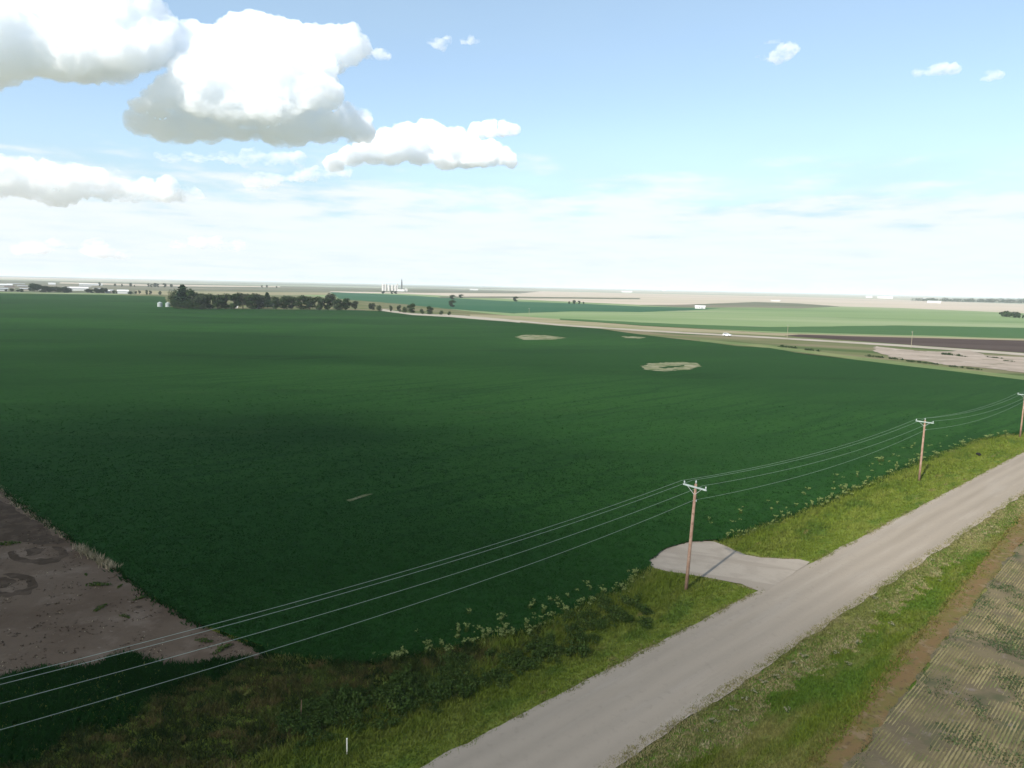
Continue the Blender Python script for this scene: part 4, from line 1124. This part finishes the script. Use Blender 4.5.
    cloud('cloud', [(984, 79, 3.5, .5), (990, 76.5, 5, .6), (997, 75, 4, .6)], CLOUD_D, VW, 'tiny wisp of cloud at the far right of the sky', amp=2, vox=1.1, freq=.15, seed=9, group=wg)
    cloud('cloud', [(430, 41, 4, .6), (438, 43, 6, .7), (446, 40, 5, .8), (443, 48, 4, .6)], CLOUD_D, VW, 'small faint cloud right of the biggest cumulus top', amp=2, vox=1.1, freq=.15, seed=10, group=wg)
    cloud('cloud', [(464, 40, 4, .7), (471, 40.5, 5, .7), (478, 42, 3, .6)], CLOUD_D, VW, 'tiny faint cloud right of the small faint cloud', amp=2, vox=1.1, freq=.15, seed=11, group=wg)
    cloud('cloud', [(365, 57, 9, .25), (380, 56, 8, .25), (352, 60, 6, .3)], CLOUD_D, VW, 'thin streak trailing off the right tip of the biggest cumulus', amp=2, vox=1.1, freq=.15, seed=12, group=wg)
    lg = 'low clouds over the left horizon'
    cloud('cloud', [(18, 247, 6, .7), (30, 246, 8, .6), (44, 248, 7, .5), (58, 244, 9, .8), (66, 247, 6, .6)], CLOUD_D * 1.6, VT, 'low puffy cloud over the left horizon', amp=2, vox=1.3, freq=.12, seed=13, group=lg)
    cloud('cloud', [(92, 248, 8, .8), (104, 252, 11, .6), (118, 254, 11, .5), (96, 243, 5, .7)], CLOUD_D * 1.6, VT, 'low puffy cloud right of the first low cloud over the left horizon', amp=2, vox=1.3, freq=.12, seed=14, group=lg)
    cloud('cloud', [(180, 245, 8, .6), (198, 242, 11, .6), (216, 243, 10, .6), (236, 246, 9, .5)], CLOUD_D * 1.6, VT, 'low flat cloud over the windbreak', amp=2, vox=1.3, freq=.12, seed=15, group=lg)
build_clouds()

# ------------------------------------------------------------------ sun, sky, haze
SUN_EL, SUN_AZ = R(38), R(216)
sd = Vector((math.sin(SUN_AZ) * math.cos(SUN_EL), math.cos(SUN_AZ) * math.cos(SUN_EL), math.sin(SUN_EL)))
# the cloud overhead whose shadow lies over the lower left of the land
def overhead(sh, rad, alt, thick, stretch, rot, seed, label, dens=.03):
    c = Vector((sh[0], sh[1], 0)) + sd * (alt / sd.z)
    V, F = [], []
    nr, na = 26, 72
    V.append((0, 0, 0)); V2 = []
    top, bot = [], []
    for i in range(nr + 1):
        t = i / nr
        for k in range(na):
            a = 2 * math.pi * k / na
            q = 1 + .22 * mnoise.noise(Vector((math.cos(a) * 1.3, math.sin(a) * 1.3, seed))) + .1 * mnoise.noise(Vector((math.cos(a) * 3, math.sin(a) * 3, seed)))
            x, y = rad * t * q * math.cos(a) * stretch, rad * t * q * math.sin(a)
            x, y = x * math.cos(rot) - y * math.sin(rot), x * math.sin(rot) + y * math.cos(rot)
            h = thick * (1 - t * t) ** 2 * (1 + .45 * mnoise.noise(Vector((x / rad * 2.2, y / rad * 2.2, seed))))
            top.append((x, y, h * .7)); bot.append((x, y, -h * .3))
    V = top + bot; o_ = len(top)
    for i in range(nr):
        for k in range(na):
            a, b, c_, d = i * na + k, i * na + (k + 1) % na, (i + 1) * na + (k + 1) % na, (i + 1) * na + k
            F.append((a, d, c_, b)); F.append((o_ + a, o_ + b, o_ + c_, o_ + d))
    o = link('cloud', mesh_np('cloud', V, F), volume_mat('overhead cloud vapour', dens, .3))
    o.location = c
    tag(o, label, 'cloud', 'clouds overhead')
    return o
overhead((-72, 60), 108, 420, 54, 1.2, .70, 3.0, 'thicker cloud overhead whose shadow darkens the dirt pad and near crop')
overhead((-120, 190), 200, 640, 40, 1.25, 2.1, 8.0, 'thinner unseen cloud overhead, added so shade fades gradually over the middle of the crop', .008)  # out of view, added to stretch the falloff of the near shadow

w = bpy.data.worlds.new('World'); S.world = w; w.use_nodes = True
nt = w.node_tree; N = nt.nodes; Lk = nt.links
bg = N['Background']; bg.inputs['Strength'].default_value = .125
sky = N.new('ShaderNodeTexSky'); sky.sky_type = 'NISHITA'; sky.sun_disc = False
sky.sun_elevation = SUN_EL; sky.sun_rotation = SUN_AZ; sky.altitude = 900; sky.ozone_density = .6; sky.dust_density = 2.0; sky.air_density = 1.0
# thin veil of high cloud near the horizon
tc = N.new('ShaderNodeTexCoord'); sep = N.new('ShaderNodeSeparateXYZ'); Lk.new(tc.outputs['Generated'], sep.inputs[0])
mz = N.new('ShaderNodeMath'); mz.operation = 'MAXIMUM'; mz.inputs[1].default_value = .012; Lk.new(sep.outputs['Z'], mz.inputs[0])
dv = N.new('ShaderNodeVectorMath'); dv.operation = 'DIVIDE'; Lk.new(tc.outputs['Generated'], dv.inputs[0])
cmb = N.new('ShaderNodeCombineXYZ')
za = N.new('ShaderNodeMath'); za.operation = 'ADD'; za.inputs[1].default_value = .06; Lk.new(mz.outputs[0], za.inputs[0])
for i in range(3): Lk.new(za.outputs[0], cmb.inputs[i])
Lk.new(cmb.outputs[0], dv.inputs[1])
nz = N.new('ShaderNodeTexNoise'); nz.inputs['Scale'].default_value = .55; nz.inputs['Detail'].default_value = 7; nz.inputs['Roughness'].default_value = .55
Lk.new(dv.outputs[0], nz.inputs['Vector'])
el = N.new('ShaderNodeMapRange'); el.interpolation_type = 'SMOOTHSTEP'
el.inputs['From Min'].default_value = .22; el.inputs['From Max'].default_value = .05; el.inputs['To Min'].default_value = .34; el.inputs['To Max'].default_value = 1
Lk.new(sep.outputs['Z'], el.inputs['Value'])
nr_ = N.new('ShaderNodeMapRange'); nr_.inputs['From Min'].default_value = .25; nr_.inputs['From Max'].default_value = .62; nr_.inputs['To Min'].default_value = .35
Lk.new(nz.outputs['Fac'], nr_.inputs['Value'])
ml = N.new('ShaderNodeMath'); ml.operation = 'MULTIPLY'; Lk.new(el.outputs[0], ml.inputs[0]); Lk.new(nr_.outputs[0], ml.inputs[1])
mx = N.new('ShaderNodeMix'); mx.data_type = 'RGBA'; Lk.new(ml.outputs[0], mx.inputs[0])
Lk.new(sky.outputs[0], mx.inputs[6]); mx.inputs[7].default_value = (2.6, 3.55, 3.9, 1)
# low white cloud layer
el2 = N.new('ShaderNodeMapRange'); el2.interpolation_type = 'SMOOTHSTEP'
el2.inputs['From Min'].default_value = .155; el2.inputs['From Max'].default_value = .085
n2 = N.new('ShaderNodeTexNoise'); n2.inputs['Scale'].default_value = 1.5; n2.inputs['Detail'].default_value = 8; n2.inputs['Roughness'].default_value = .58
Lk.new(dv.outputs[0], n2.inputs['Vector'])
ad = N.new('ShaderNodeMath'); ad.operation = 'MULTIPLY_ADD'; ad.inputs[1].default_value = .24; ad.inputs[2].default_value = -.12
Lk.new(n2.outputs['Fac'], ad.inputs[0])
zz_ = N.new('ShaderNodeMath'); zz_.operation = 'SUBTRACT'; Lk.new(sep.outputs['Z'], zz_.inputs[0]); Lk.new(ad.outputs[0], zz_.inputs[1])
Lk.new(zz_.outputs[0], el2.inputs['Value'])
m2_ = N.new('ShaderNodeMapRange'); m2_.inputs['From Min'].default_value = .3; m2_.inputs['From Max'].default_value = .6; m2_.inputs['To Min'].default_value = .68; m2_.inputs['To Max'].default_value = 1
Lk.new(n2.outputs['Fac'], m2_.inputs['Value'])
ml2 = N.new('ShaderNodeMath'); ml2.operation = 'MULTIPLY'; Lk.new(el2.outputs[0], ml2.inputs[0]); Lk.new(m2_.outputs[0], ml2.inputs[1])
mx2 = N.new('ShaderNodeMix'); mx2.data_type = 'RGBA'; Lk.new(ml2.outputs[0], mx2.inputs[0])
Lk.new(mx.outputs[2], mx2.inputs[6]); mx2.inputs[7].default_value = (4.2, 4.5, 4.65, 1)
Lk.new(mx2.outputs[2], bg.inputs['Color'])

sl = bpy.data.lights.new('sun', 'SUN'); sl.energy = 4.0; sl.angle = R(.8); sl.color = (1, .95, .88)
so = bpy.data.objects.new('sun', sl); COL.objects.link(so)
so.rotation_euler = (-sd).to_track_quat('-Z', 'Y').to_euler(); so.location = (0, -50, 120)

hm = volume_mat('haze air', 7.0e-5, 0.0, (.90, .96, 1.0))
hz = MB().box((0, 25000, 39), (124000, 94000, 82)).build('haze', hm)
tag(hz, 'pale haze over the far plain', 'haze', None, 'stuff')

S.view_settings.view_transform = 'Standard'; S.view_settings.look = 'None'
S.view_settings.exposure = .85; S.view_settings.gamma = 1
S.render.engine = 'CYCLES'
cy = S.cycles
cy.max_bounces = 32; cy.diffuse_bounces = 3; cy.glossy_bounces = 2; cy.transmission_bounces = 4; cy.volume_bounces = 32; cy.transparent_max_bounces = 48
cy.use_denoising = True
cy.sample_clamp_indirect = 0
